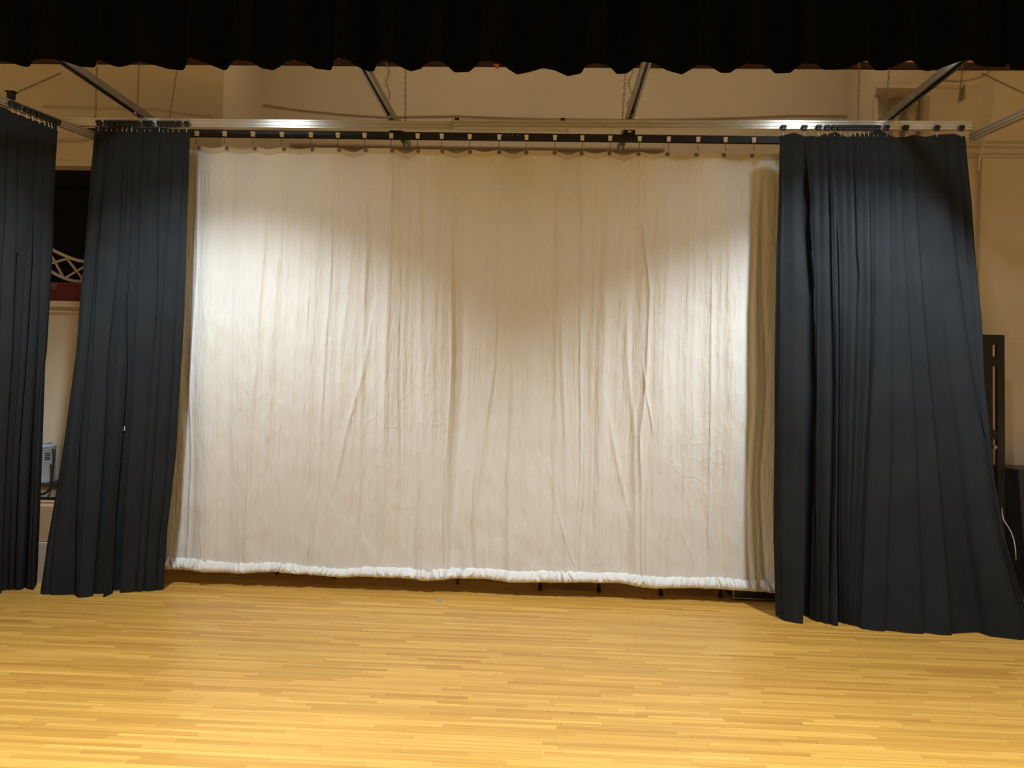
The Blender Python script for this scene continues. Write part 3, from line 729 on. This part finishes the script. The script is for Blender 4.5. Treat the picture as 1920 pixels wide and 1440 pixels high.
# ------------------------------------------------------------------ carriers (one master of each kind, then copies)
def copy_tree(o):
    c = o.copy(); COL.objects.link(c)
    for ch in o.children:
        d = ch.copy(); COL.objects.link(d); d.parent = c; d.matrix_parent_inverse = ch.matrix_parent_inverse
    return c
def make_carrier(name, body_m, white):
    rt = empty(name, (0, 0, 0))
    mb = MB()
    if white:
        mb.hexa([(-0.012, -0.014, -0.030), (0.012, -0.014, -0.030), (0.012, 0.014, -0.030), (-0.012, 0.014, -0.030),
                 (-0.016, -0.014, 0.010), (0.016, -0.014, 0.010), (0.016, 0.014, 0.010), (-0.016, 0.014, 0.010)])
        mb.build('carrier_body', body_m, rt, bevel=0.003)
        MB().box((-0.012, -0.006, -0.038), (0.013, 0.010, -0.030)).build('swivel', M['black_plastic'], rt, bevel=0.002)
        z0, z1 = -0.036, -0.088
    else:
        mb.box((-0.018, -0.012, -0.022), (0.018, 0.012, 0.018)); mb.box((-0.022, -0.015, -0.004), (0.022, 0.015, 0.006))
        mb.build('carrier_body', body_m, rt, bevel=0.003)
        for s in (-1, 1):
            MB().tube([(s*0.010, -0.020, 0.006), (s*0.010, 0.016, 0.006)], 0.009, 10).build('wheel', M['black_plastic'], rt)
        z0, z1 = -0.022, -0.062
    hk = [(0, 0, z0), (0, -0.001, z0+(z1-z0)*.55)]
    for k in range(9):
        a = math.pi*0.15 + k/8*math.pi*1.2
        hk.append((0.0, -0.006+0.006*math.cos(a), z1+0.002-0.007*math.sin(a)))
    MB().tube(hk, 0.0024, 6).build('hook', M['silver' if not white else 'chain'], rt, smooth=True)
    return rt
wc = make_carrier('white_track_carrier', M['white_plastic'], True)
for i, p in enumerate(GROM):
    c = wc if i == 0 else copy_tree(wc)
    x = GX[i]
    c.location = (x, yw(x)-0.036, 3.598)
    pos = {0: 'leftmost', len(GROM)-1: 'rightmost'}.get(i, (ORD[i]+' from the left') if i < 11 else (ORD[len(GROM)-1-i]+' from the right'))
    tag(c, f'white carrier on the black track above the white backdrop, {pos}', 'curtain carrier', 'white carriers on the black track')
bc = make_carrier('black_track_carrier', M['black_plastic'], False)
LEFTC = [186, 201, 211, 222, 231, 239, 248, 259, 273, 283, 300, 308, 317, 326, 337, 351]
RIGHTC = [1469, 1508, 1535, 1551, 1564, 1575, 1585, 1594, 1603, 1612, 1620, 1628, 1637, 1645, 1662, 1698, 1756, 1802]
SIDEC = [23, 34, 50, 61, 73, 83, 91, 97, 108]
first = [True]
def place_carrier(loc, rz, label, group):
    c = bc if first[0] else copy_tree(bc); first[0] = False
    c.location = loc; c.rotation_euler = (0, 0, rz); tag(c, label, 'curtain carrier', group)
def posw(i, n):
    if i == 0: return 'leftmost'
    if i == n-1: return 'rightmost'
    return (ORD[i]+' from the left') if i < n/2 else (ORD[n-1-i]+' from the right')
for i, p in enumerate(LEFTC):
    x = X_of((YL[0]-0.034, YL[1]), p)
    place_carrier((x, YL[0]+YL[1]*x-0.036, ZT-0.046), 0, f'black carrier above the narrow left drape, {posw(i, len(LEFTC))}', 'black carriers above the left drape')
for i, p in enumerate(RIGHTC):
    x = X_of((YR[0]-0.034, YR[1]), p)
    place_carrier((x, YR[0]+YR[1]*x-0.036, ZT-0.058), 0, f'black carrier above the broad right drape, {posw(i, len(RIGHTC))}', 'black carriers above the right drape')
for i, p in enumerate(SIDEC):
    yy = 194+(p-22)*0.40
    q = side_plane(p, yy, 0.042)
    place_carrier(q, math.atan2(sdir[1], sdir[0]), f'black carrier on the left side track over the leg drape, {posw(i, len(SIDEC))}', 'black carriers on the left side track')

# ================================================================== CEILING STRUTS, BAR, CHAINS
BL = ['grey steel strut at the left, slanting to the left end of the silver track',
      'grey steel strut left of centre, meeting the black track at a bracket',
      'grey steel strut right of centre, meeting the black track at a bracket',
      'grey steel strut at the right, slanting up towards the ducts']
def strut_profile(w_, h_):
    a = w_/2; t = 0.005
    return [(-a, h_), (-a, 0), (-a*.45, 0), (-a*.45, h_*.16), (-a*.45+t, h_*.16), (-a*.45+t, -0.0), (-a*.4, t), (-a+t+.003, t), (-a+t+.003, h_-t), (a-t-.003, h_-t), (a-t-.003, t), (a*.4, t), (a*.45-t, 0.0), (a*.45-t, h_*.16), (a*.45, h_*.16), (a*.45, 0), (a, 0), (a, h_)]
for (x, y0, y1), lb in zip(BEAMS, BL):
    rt = empty('ceiling_strut', (x, (y0+y1)/2, ZBM)); tag(rt, lb, 'strut', 'steel struts under the ceiling')
    a = 0.026; hh = 0.052; t = 0.005
    mb = MB()
    mb.box((x-a, y0, ZBM+hh-t), (x+a, y1, ZBM+hh)); mb.box((x-a, y0, ZBM), (x-a+t, y1, ZBM+hh-t)); mb.box((x+a-t, y0, ZBM), (x+a, y1, ZBM+hh-t))
    mb.box((x-a+t, y0, ZBM), (x-a+0.016, y1, ZBM+t)); mb.box((x+a-0.016, y0, ZBM), (x+a-t, y1, ZBM+t))
    mb.build('channel', M['galv'], rt)
    ab = YL if x < -0.5 else YR
    yt = ab[0]+ab[1]*x
    MB().box((x-0.03, yt-0.025, ZT-0.002), (x+0.03, yt+0.025, ZBM)).build('track_clamp', M['galv'], rt, bevel=0.002)
    MB().tube([(x+0.012, yt-0.13, ZBM-0.02), (x+0.012, yt-0.13, ZBM+0.02)], 0.008, 8).tube([(x+0.012, yt-0.13, ZBM-0.024), (x+0.012, yt-0.13, ZBM-0.014)], 0.016, 6).build('channel_bolt', M['galv'], rt)
BARZ = 4.27
def bar_y(x): return 6.28
rb = MB().hexa([(x, bar_y(x)+dy, z) for z in (BARZ, BARZ+0.045) for x, dy in ((XL, -.025), (XR, -.025), (XR, .025), (XL, .025))]).build('roof_bar', M['red_steel'], bevel=0.003)
tag(rb, 'thin dark red steel bar running across behind the scalloped edge of the valance', 'steel bar')
oc = at(931, 124, 6.24)
tg = MB().tube([(oc[0]-0.02, oc[1], oc[2]+0.012), (oc[0], oc[1], oc[2]-0.004), (oc[0]+0.018, oc[1], oc[2]+0.012)], 0.007, 8).tube([(oc[0]+0.005, oc[1], oc[2]-0.016), (oc[0]+0.005, oc[1], oc[2]+0.008)], 0.011, 8).build('orange_tie', M['orange'], smooth=True)
tag(tg, 'small orange tie hanging on the dark red bar near the centre', 'cord tie')

def chain(pts_bottom, pts_top, label, link_l=0.032, r=0.0020, wob=0.0):
    p0 = Vector([float(c) for c in pts_bottom]); p1 = Vector([float(c) for c in pts_top])
    d = p1-p0; n = max(2, int(d.length/(link_l*0.78))); u = d.normalized()
    a = u.cross(Vector((0, 1, 0))).normalized(); b = u.cross(a)
    mb = MB()
    for i in range(n+1):
        c = p0 + d*(i/n) + a*(wob*math.sin(i*0.9)); s = a if i % 2 == 0 else b
        ring = [c + u*(link_l/2*math.cos(q)) + s*(link_l*0.22*math.sin(q)) for q in np.linspace(0, 2*math.pi, 9, endpoint=False)]
        mb.tube(ring, r, 4, closed=True)
    o = mb.build('hanging_chain', M['chain'], smooth=True, origin=tuple(p0))
    tag(o, label, 'chain', 'hanging chains')
    return o
def vchain(px, py, Y, label, top=ZC, dx=0.0, **k):
    p = at(px, py, Y); chain(p, (p[0]+dx, p[1], top-0.005), label, **k)
vchain(179, 222, 5.98, 'steel chain at the left end of the silver track')
vchain(258, 203, 5.93, 'steel chain rising from the leftmost strut')
vchain(318, 222, 5.95, 'slanted steel chain right of the leftmost strut', dx=0.20)
vchain(729, 208, 5.82, 'steel chain hooked on the left-of-centre strut', dx=-0.10, wob=0.012)
vchain(760, 229, 5.92, 'steel chain just right of the left-of-centre strut', dx=-0.04)
vchain(1167, 226, 5.83, 'straight steel chain left of the right-of-centre strut', dx=0.06)
vchain(1179, 210, 5.74, 'wavy steel chain beside the right-of-centre strut', dx=0.05, wob=0.014)
vchain(1609, 226, 5.68, 'steel chain rising from the silver track left of the wall plate')
vchain(1661, 205, 5.66, 'steel chain behind the foot of the rightmost strut', dx=0.10)
vchain(1798, 190, 6.2, 'short steel chain under the curved ducts', dx=0.05, top=4.6)
pA = at(1930, 180, 5.2); pB = at(1842, 138, 5.9)
chain(pA, pB, 'slanted steel chain at the upper right edge')
pA = at(35, 172, 5.5); pB = at(112, 138, 5.9)
chain(pA, pB, 'faint slanted chain at the upper left')

# ================================================================== LEFT STORAGE CORNER
# lattice arch in the dark opening
LY = 6.85
rt = empty('lattice_arch', at(127, 500, LY)); tag(rt, 'white curved lattice panel lying in the dark opening above the maroon bin', 'lattice')
def strip(pts, name, parent, wpx=4.6, dy=0.0, th=0.012):
    P = [at(x, y, LY+dy) for x, y in pts]
    # smooth resample
    P = np.array(P); s = np.linspace(0, len(P)-1, 24); idx = np.arange(len(P))
    Q = np.stack([np.interp(s, idx, P[:, k]) for k in range(3)], 1)
    if len(P) > 3:
        for _ in range(3): Q[1:-1] = (Q[:-2]+2*Q[1:-1]+Q[2:])/4
    w2 = wpx*LY/1440/2; mb = MB()
    N = len(Q); vs_ = []
    for i in range(N):
        t = Q[min(i+1, N-1)]-Q[max(i-1, 0)]; t /= np.linalg.norm(t)
        nrm = np.array([-t[2], 0, t[0]])
        for sx_, sy_ in ((-1, -1), (1, -1), (1, 1), (-1, 1)): vs_.append(Q[i]+nrm*w2*sx_+np.array([0, sy_*th/2, 0]))
    fs = []
    for i in range(N-1):
        for j in range(4): fs.append((i*4+j, i*4+(j+1) % 4, i*4+4+(j+1) % 4, i*4+4+j))
    fs += [(3, 2, 1, 0), tuple((N-1)*4+j for j in range(4))]
    mb.add(vs_, fs); return mb.build(name, M['lattice'], parent, smooth=False)
strip([(60, 446), (80, 457), (99, 469), (112, 475), (125, 481), (143, 488), (159, 491), (185, 491), (210, 486)], 'rail', rt, 5.5)
strip([(60, 486), (80, 500), (96, 509), (108, 516), (121, 522), (138, 527.5), (156, 528), (185, 526), (210, 520)], 'rail', rt, 5.5)
for ks, pl in enumerate(([(70, 503), (96, 494), (127, 485)], [(98, 481), (120, 522)], [(127, 486), (156, 524)], [(120, 523), (160, 499), (175, 491)], [(75, 458), (92, 512)], [(160, 492), (182, 526)], [(150, 527), (200, 490)])):
    strip(pl, 'slat', rt, 4.0, 0.014 if ks in (0, 3, 5, 6) else 0.027)
rt = empty('storage_bin', at(127, 566, 6.78)); tag(rt, 'maroon plastic bin on the ledge below the lattice', 'bin')
b0 = at(62, 566, 6.66); b1 = at(190, 531, 6.66)
MB().box((b0[0], 6.66, OZ0+0.003), (b1[0], 6.80, b1[2]-0.012)).build('bin_body', M['maroon'], rt, bevel=0.008)
MB().box((b0[0]-0.01, 6.65, b1[2]-0.03), (b1[0]+0.01, 6.81, b1[2])).build('rim', M['maroon'], rt, bevel=0.006)
l0 = at(96, 543, 6.655); l1 = at(108, 531, 6.655)
MB().box((l0[0], 6.648, l0[2]), (l1[0], 6.652, l1[2])).build('sticker', M['tape'], rt)['label'] = 'dull grey-brown sticker'
# table against the wall with the canister
TZ = at(100, 905, 6.42)[2]
rt = empty('side_table', (-4.1, 6.46, 0)); tag(rt, 'tan table with dark edge against the wall behind the left drapes', 'table')
MB().box((-4.75, 6.34, TZ-0.022), (-3.45, 6.585, TZ)).build('table_top', M['dark_edge'], rt, bevel=0.003)
MB().box((-4.70, 6.36, TZ-0.115), (-3.5, 6.38, TZ-0.022)).build('apron', M['table_wood'], rt)
MB().box((-4.70, 6.37, TZ-0.14), (-3.5, 6.39, TZ-0.115)).build('crossbar', M['dark_edge'], rt)
MB().box((-4.70, 6.56, 0.12), (-3.5, 6.57, TZ-0.022)).build('back_panel', M['table_wood'], rt)
for x in (-4.69, -3.51):
    for y in (6.375, 6.55):
        MB().bar((x, y, 0), (x, y, TZ-0.022), 0.03, 0.03, (0, 1, 0)).build('leg', M['dark_edge'], rt)
rt = empty('grey_canister', at(78, 902, 6.44)); tag(rt, 'light grey metal canister with slots standing on the tan table', 'canister')
cc = at(79, 902, 6.44); cr_ = 0.098; ch = at(79, 832, 6.44)[2]-TZ
def lathe(prof, c, n=28):
    vs_ = []; fs = []
    for r_, z in prof:
        for j in range(n): vs_.append((c[0]+r_*math.cos(2*math.pi*j/n), c[1]+r_*math.sin(2*math.pi*j/n), z))
    for i in range(len(prof)-1):
        for j in range(n): fs.append((i*n+j, i*n+(j+1) % n, (i+1)*n+(j+1) % n, (i+1)*n+j))
    return MB().add(vs_, fs)
lathe([(0.001, TZ), (cr_, TZ), (cr_+.004, TZ+0.006), (cr_, TZ+0.02), (cr_, TZ+ch-0.03), (cr_+.003, TZ+ch-0.022), (cr_, TZ+ch-0.01), (cr_*.85, TZ+ch), (0.001, TZ+ch+0.004)], cc).build('canister_body', M['grey_metal'], rt, smooth=True)
lathe([(0.001, TZ+ch+0.002), (0.05, TZ+ch+0.002), (0.05, TZ+ch+0.014), (0.03, TZ+ch+0.022), (0.001, TZ+ch+0.024)], (cc[0]+0.01, cc[1])).build('cap', M['grey_metal'], rt, smooth=True)
for k in range(4):
    z = at(90, 851+k*3.6, 6.35)[2]; x = cc[0]+0.080
    th = math.acos(min(1, max(-1, (x-cc[0])/cr_)))
    pts = [(cc[0]+cr_*math.cos(th+q), cc[1]-cr_*math.sin(th+q), z) for q in np.linspace(-0.2, 0.22, 6)]
    MB().tube(pts, 0.0035, 6).build('slot', M['black_plastic'], rt)
cb = [at(x, y, 6.318) for x, y in ((101, 842), (100.5, 860), (99.5, 880), (98, 900), (97, 906), (94, 915), (89, 922), (82, 926), (74, 927))]
o = MB().tube(cb, [0.014, 0.009, 0.008, 0.008, 0.008, 0.010, 0.010, 0.010, 0.010], 8).build('power_cord', M['rubber'], smooth=True, origin=tuple(cb[4]))
tag(o, 'black cord running from the grey canister down over the table edge', 'cord')
# cartons
fx = -3.868
def carton(y0, z0, z1, mtl, label, x0, lbl):
    rt = empty('cardboard_box', ((x0+fx)/2, y0+.15, z0)); tag(rt, label, 'box', 'cartons behind the left drapes')
    MB().box((x0, y0, z0), (fx, y0+0.29, z1)).build('carton_body', mtl, rt, bevel=0.004)
    MB().box((x0-0.001, y0+0.12, z1), (fx+0.001, y0+0.17, z1+0.002)).box((fx, y0+0.12, z1-0.05), (fx+0.0015, y0+0.17, z1+0.002)).build('tape_strip', M['tape'], rt)
    MB().box((fx, y0+lbl[0], lbl[2]), (fx+0.002, y0+lbl[1], lbl[3])).build('paper_label', M['paper'], rt)['label'] = 'white paper label'
    return rt
zl1 = 0.315; zu1 = 0.60
carton(5.90, 0.0, zl1, M['carton'], 'pale carton on the floor between the left drapes, under the brown box', -4.30, (0.035, 0.11, 0.23, 0.29))
carton(5.92, zl1+0.004, zu1, M['cardboard'], 'brown cardboard box stacked on the pale carton between the left drapes', -4.28, (0.10, 0.14, 0.46, 0.50))

# ================================================================== RIGHT BACK CORNER
# conduits along the right wall
def cyl_thing(name, pts, r, m_, label, cat, group=None, n=10):
    pts = [tuple(float(c) for c in p) for p in pts]
    o = MB().tube(pts, r, n).build(name, m_, smooth=True, origin=pts[0]); tag(o, label, cat, group); return o
zc1 = at(1860, 273, RWY)[2]; zc2 = at(1860, 293, RWY)[2]
cyl_thing('wall_conduit', [(AX1+0.35, RWY-0.02, zc1), (XR, RWY-0.02, zc1)], 0.018, M['pipe'], 'upper horizontal conduit on the right wall beside the broad drape', 'conduit', 'conduits on the right wall')
cyl_thing('wall_conduit', [(AX1+0.35, RWY-0.015, zc2), (XR, RWY-0.015, zc2)], 0.013, M['pipe'], 'lower horizontal conduit on the right wall beside the broad drape', 'conduit', 'conduits on the right wall')
px_ = at(1836, 330, RWY-0.02)
cyl_thing('wall_conduit', [(px_[0], RWY-0.04, at(1836, 300, RWY)[2]), (px_[0], RWY-0.04, 0.02)], 0.012, M['pipe'], 'vertical conduit down the right wall along the drape edge', 'conduit', 'conduits on the right wall')
cyl_thing('hanging_cable', [(at(1866, 0, RWY-0.10)[0], RWY-0.10, ZC-0.004)]+[at(x, y, RWY-0.10) for x, y in ((1866, 0), (1866, 60), (1864, 100), (1863, 130), (1864, 160), (1862, 190), (1857, 220), (1849, 250), (1842, 275), (1836, 300), (1834, 320))], 0.010, M['white_cable'], 'thick white cable drooping down the upper right wall', 'cable')
bd = at(1838, 323, RWY)
o = MB().tube([(bd[0], RWY-0.012, bd[2]), (bd[0], RWY, bd[2])], 0.010, 10).build('wall_button', M['black_plastic'], origin=(bd[0], RWY, bd[2])); tag(o, 'small round black button on the right wall below the conduits', 'button')
# plate with pipes
PYR = RWY-0.02
rt = empty('wall_plate', at(1665, 185, RWY)); tag(rt, 'beige plate with downpipes on the right wall, behind the rightmost strut', 'duct plate')
q0 = at(1640, 181, PYR-0.02); q1 = at(1712, 181, PYR-0.02)
MB().hexa([(q0[0]-0.10, PYR-0.30, q0[2]-0.035), (q1[0], PYR-0.30, q0[2]-0.035), (q1[0], RWY, q0[2]-0.035), (q0[0]-0.0, RWY, q0[2]-0.035),
           (q0[0]-0.08, PYR-0.28, q0[2]+0.0), (q1[0], PYR-0.28, q0[2]+0.0), (q1[0], RWY, q0[2]+0.0), (q0[0]+0.02, RWY, q0[2]+0.0)]).build('cover_plate', M['pipe'], rt, bevel=0.005)
for x0, x1 in ((1639, 1650), (1676, 1687), (1698, 1716), (1722, 1742)):
    a = at(x0, 200, PYR-0.1); b = at(x1, 200, PYR-0.1); r_ = (b[0]-a[0])/2
    MB().tube([((a[0]+b[0])/2, PYR-0.1, q0[2]-0.03), ((a[0]+b[0])/2, PYR-0.1, 2.6)], r_, 14).build('downpipe', M['pipe'], rt, smooth=True)
# curved ducts
for (r_, pts, lb) in ((0.034, [(1752, 143), (1775, 145), (1800, 146), (1830, 141), (1848, 130), (1858, 112), (1862, 80), (1862, 20)], 'upper curved beige duct at the upper right'),
                      (0.030, [(1748, 158), (1775, 160), (1800, 161), (1832, 156), (1856, 143), (1872, 122), (1878, 90), (1879, 20)], 'lower curved beige duct at the upper right')):
    P = np.array([at(x, y, RWY-0.22) for x, y in pts]); s = np.linspace(0, len(P)-1, 40)
    Q = np.stack([np.interp(s, np.arange(len(P)), P[:, k]) for k in range(3)], 1)
    for _ in range(4): Q[1:-1] = (Q[:-2]+2*Q[1:-1]+Q[2:])/4
    cyl_thing('curved_duct', Q, r_, M['pipe'], lb, 'duct', 'curved ducts at the upper right', 14)
a = at(1805, 160, RWY-0.22); b = at(1805, 188, RWY-0.22)
o = MB().box((a[0]-0.008, RWY-0.25, b[2]), (a[0]+0.008, RWY-0.19, a[2])).build('duct_strap', M['galv'], origin=tuple(b)); tag(o, 'short vertical strap under the curved ducts', 'strap')
# cables on the alcove wall and left wall
cyl_thing('wall_cable', [at(x, y, ALY-0.015) for x, y in ((494, 196), (560, 205), (640, 213), (720, 218), (790, 217), (860, 216), (930, 219), (1000, 221), (1090, 222), (1180, 223), (1280, 222), (1400, 219), (1440, 217), (1500, 215), (1588, 217))], 0.007, M['pipe'], 'thin painted cable sagging along the alcove wall above the tracks', 'cable')
cyl_thing('wall_cable', [at(x, y, LWY-0.015) for x, y in ((80, 200), (150, 201), (225, 203), (290, 203), (340, 212), (400, 217))], 0.006, M['pipe'], 'thin painted cable along the upper left wall behind the leftmost strut', 'cable')
zq = at(900, 277, ALY)[2]
cyl_thing('wall_conduit', [(AX0+0.3, ALY-0.03, zq), (on_plane(1245, 277, ALY, 0)[0], ALY-0.03, zq)], 0.020, M['pipe'], 'long horizontal conduit on the alcove wall just above the white backdrop', 'conduit')
cyl_thing('wall_conduit', [at(105, 264, LWY-0.02), at(185, 259, LWY-0.02)], 0.010, M['pipe'], 'short slanted conduit on the left wall above the dark opening', 'conduit')
# black rack leaning by the right wall
RY = 6.55
rt = empty('black_rack', at(1865, 1060, RY)); tag(rt, 'tall black slotted frame standing behind the broad right drape', 'frame')
ztop = at(1860, 628, RY)[2]
def rx(px, py): return at(px, py, RY)[0]
lean = 0.05
def rackbox(xa, xb, za, zb__, name):
    def sh(x, z): return x + lean*(ztop-z)/ztop
    mb = MB().hexa([(sh(xa, za), RY-0.02, za), (sh(xb, za), RY-0.02, za), (sh(xb, za), RY+0.02, za), (sh(xa, za), RY+0.02, za),
                    (sh(xa, zb__), RY-0.02, zb__), (sh(xb, zb__), RY-0.02, zb__), (sh(xb, zb__), RY+0.02, zb__), (sh(xa, zb__), RY+0.02, zb__)])
    return mb.build(name, M['black_metal'], rt, bevel=0.003)
xs_ = [rx(1828, 640), rx(1858.5, 640), rx(1867, 640), rx(1881, 640)]
rackbox(xs_[0], xs_[1], 0.0, ztop, 'stile'); rackbox(xs_[2], xs_[3], 0.0, ztop, 'stile')
for y0, y1 in ((628, 646.5), (668.5, 687.5), (806, 824), (955, 975)):
    rackbox(xs_[1], xs_[2], at(1865, y1, RY)[2], at(1865, y0, RY)[2], 'crossbar')
kz = at(1865, 838, RY)[2]
MB().tube([(xs_[1]+0.035, RY-0.03, kz), (xs_[1]+0.035, RY+0.03, kz)], 0.016, 10).build('latch', M['galv'], rt)
# black cabinet at the right frame edge
rt = empty('speaker_cabinet', at(1935, 1150, 6.4)); tag(rt, 'black cabinet at the right edge of the view, beside the trailing drape', 'cabinet')
cz = at(1912, 880, 6.4)[2]; cx0 = at(1909, 880, 6.4)[0]
MB().hexa([(cx0+0.10, 6.4, 0), (cx0+0.55, 6.4, 0), (cx0+0.55, 6.85, 0), (cx0+0.10, 6.85, 0), (cx0, 6.4, cz), (cx0+0.55, 6.4, cz), (cx0+0.55, 6.85, cz), (cx0, 6.85, cz)]).build('cabinet_body', M['black_plastic'], rt, bevel=0.01)
MB().box((cx0+0.13, 6.392, 0.12), (cx0+0.51, 6.4, cz-0.12)).build('grille', M['black_metal'], rt)
cyl_thing('loose_cable', [at(1879, 952, 6.525), at(1879, 962, 6.45)]+[at(x, y, 6.36) for x, y in ((1882, 975), (1889, 986), (1896, 998), (1901, 1012), (1904, 1030), (1905, 1050))], 0.004, M['white_cable'], 'thin white cable looping beside the black frame', 'cable')

# ================================================================== BEHIND THE BACKDROP (feet seen under the hem)
def chair(xl, yf, label):
    xr = xl+0.47; rt = empty('folding_chair', ((xl+xr)/2, yf+0.2, 0)); tag(rt, label, 'chair', 'folding chairs behind the white backdrop')
    m_ = M['chair_metal']
    for x in (xl, xr):
        lg = MB().tube([(x, yf, 0.02), (x, yf+0.17, 0.45), (x, yf+0.30, 0.84)], 0.012, 10).build('leg', m_, rt, smooth=True)
        MB().tube([(x, yf-0.004, 0.0), (x, yf+0.006, 0.035)], 0.017, 10).build('foot', M['rubber'], rt, smooth=True)
        x2 = x+(0.03 if x == xl else -0.03)
        MB().tube([(x2, yf+0.42, 0.02), (x2, yf+0.25, 0.30), (x2, yf+0.10, 0.45)], 0.011, 10).build('leg', m_, rt, smooth=True)
        MB().tube([(x2, yf+0.424, 0.0), (x2, yf+0.414, 0.035)], 0.016, 10).build('foot', M['rubber'], rt, smooth=True)
    MB().box((xl+0.03, yf+0.06, 0.44), (xr-0.03, yf+0.42, 0.465)).build('seat', m_, rt, bevel=0.01)
    MB().box((xl+0.01, yf+0.255, 0.62), (xr-0.01, yf+0.275, 0.82)).build('backrest', m_, rt, bevel=0.008)
    MB().tube([(xl, yf+0.05, 0.14), (xr, yf+0.05, 0.14)], 0.008, 8).build('stretcher', m_, rt, smooth=True)
ch1 = at(1013, 1108, 6.20)[0]
chair(ch1, 6.22, 'folding chair behind the white backdrop, its dark feet showing under the hem centre')
ch2 = at(1240, 1118, 6.16)[0]
chair(ch2, 6.18, 'folding chair behind the white backdrop, its dark feet showing beside the low black case')
def stand(x, y, label, rot):
    rt = empty('music_stand', (x, y, 0)); tag(rt, label, 'music stand', 'music stands behind the white backdrop')
    for k in range(3):
        a = rot+k*2*math.pi/3
        MB().bar((x+0.30*math.cos(a), y+0.26*math.sin(a), 0.008), (x, y, 0.20), 0.022, 0.012).build('leg', M['black_metal'], rt)
    MB().tube([(x, y, 0.16), (x, y, 0.95)], 0.012, 10).build('pole', M['black_metal'], rt, smooth=True)
    MB().hexa([(x-0.24, y-0.05, 0.92), (x+0.24, y-0.05, 0.92), (x+0.24, y-0.035, 0.92), (x-0.24, y-0.035, 0.92), (x-0.24, y+0.12, 1.22), (x+0.24, y+0.12, 1.22), (x+0.24, y+0.135, 1.22), (x-0.24, y+0.135, 1.22)]).build('desk', M['black_metal'], rt)
    MB().box((x-0.24, y-0.10, 0.912), (x+0.24, y-0.035, 0.92)).build('lip', M['black_metal'], rt)
sp_ = at(590, 1080, 6.42)
stand(sp_[0]-0.05, 6.50, 'black music stand behind the white backdrop, slanted legs showing under the left hem', math.radians(205))
sp_ = at(850, 1080, 6.45)
stand(sp_[0]+0.05, 6.58, 'black music stand behind the white backdrop, its base hidden by the hem left of centre', math.radians(150))
rt = empty('equipment_case', (1.72, 6.35, 0)); tag(rt, 'low black case on the floor under the right end of the white backdrop', 'case')
k0 = at(1376, 1125, 6.12)[0]
MB().box((k0, 6.14, 0.012), (k0+0.55, 6.62, 0.30)).build('case_body', M['black_plastic'], rt, bevel=0.008)
MB().tube([(k0-0.002, 6.138, 0.014), (k0+0.55, 6.138, 0.014)], 0.008, 8).build('edge_rail', M['galv'], rt, smooth=True)
MB().tube([(k0, 6.138, 0.012), (k0, 6.138, 0.30)], 0.007, 8).build('corner_rail', M['silver'], rt, smooth=True)
for x in (k0+0.05, k0+0.50):
    for y in (6.2, 6.56):
        MB().tube([(x, y, 0.0), (x, y, 0.014)], 0.02, 10).build('foot', M['rubber'], rt)
# scrap on the floor
sc = on_floor(823, 1127)
o = MB().hexa([(sc[0]-0.018, sc[1]-0.02, 0.0005), (sc[0]+0.016, sc[1]-0.025, 0.0005), (sc[0]+0.02, sc[1]+0.02, 0.0005), (sc[0]-0.016, sc[1]+0.024, 0.0005),
               (sc[0]-0.014, sc[1]-0.016, 0.006), (sc[0]+0.012, sc[1]-0.02, 0.004), (sc[0]+0.016, sc[1]+0.016, 0.008), (sc[0]-0.012, sc[1]+0.018, 0.005)]).build('tape_scrap', M['scrap'], origin=tuple(sc))
tag(o, 'small grey scrap lying on the wood floor in front of the backdrop', 'scrap')
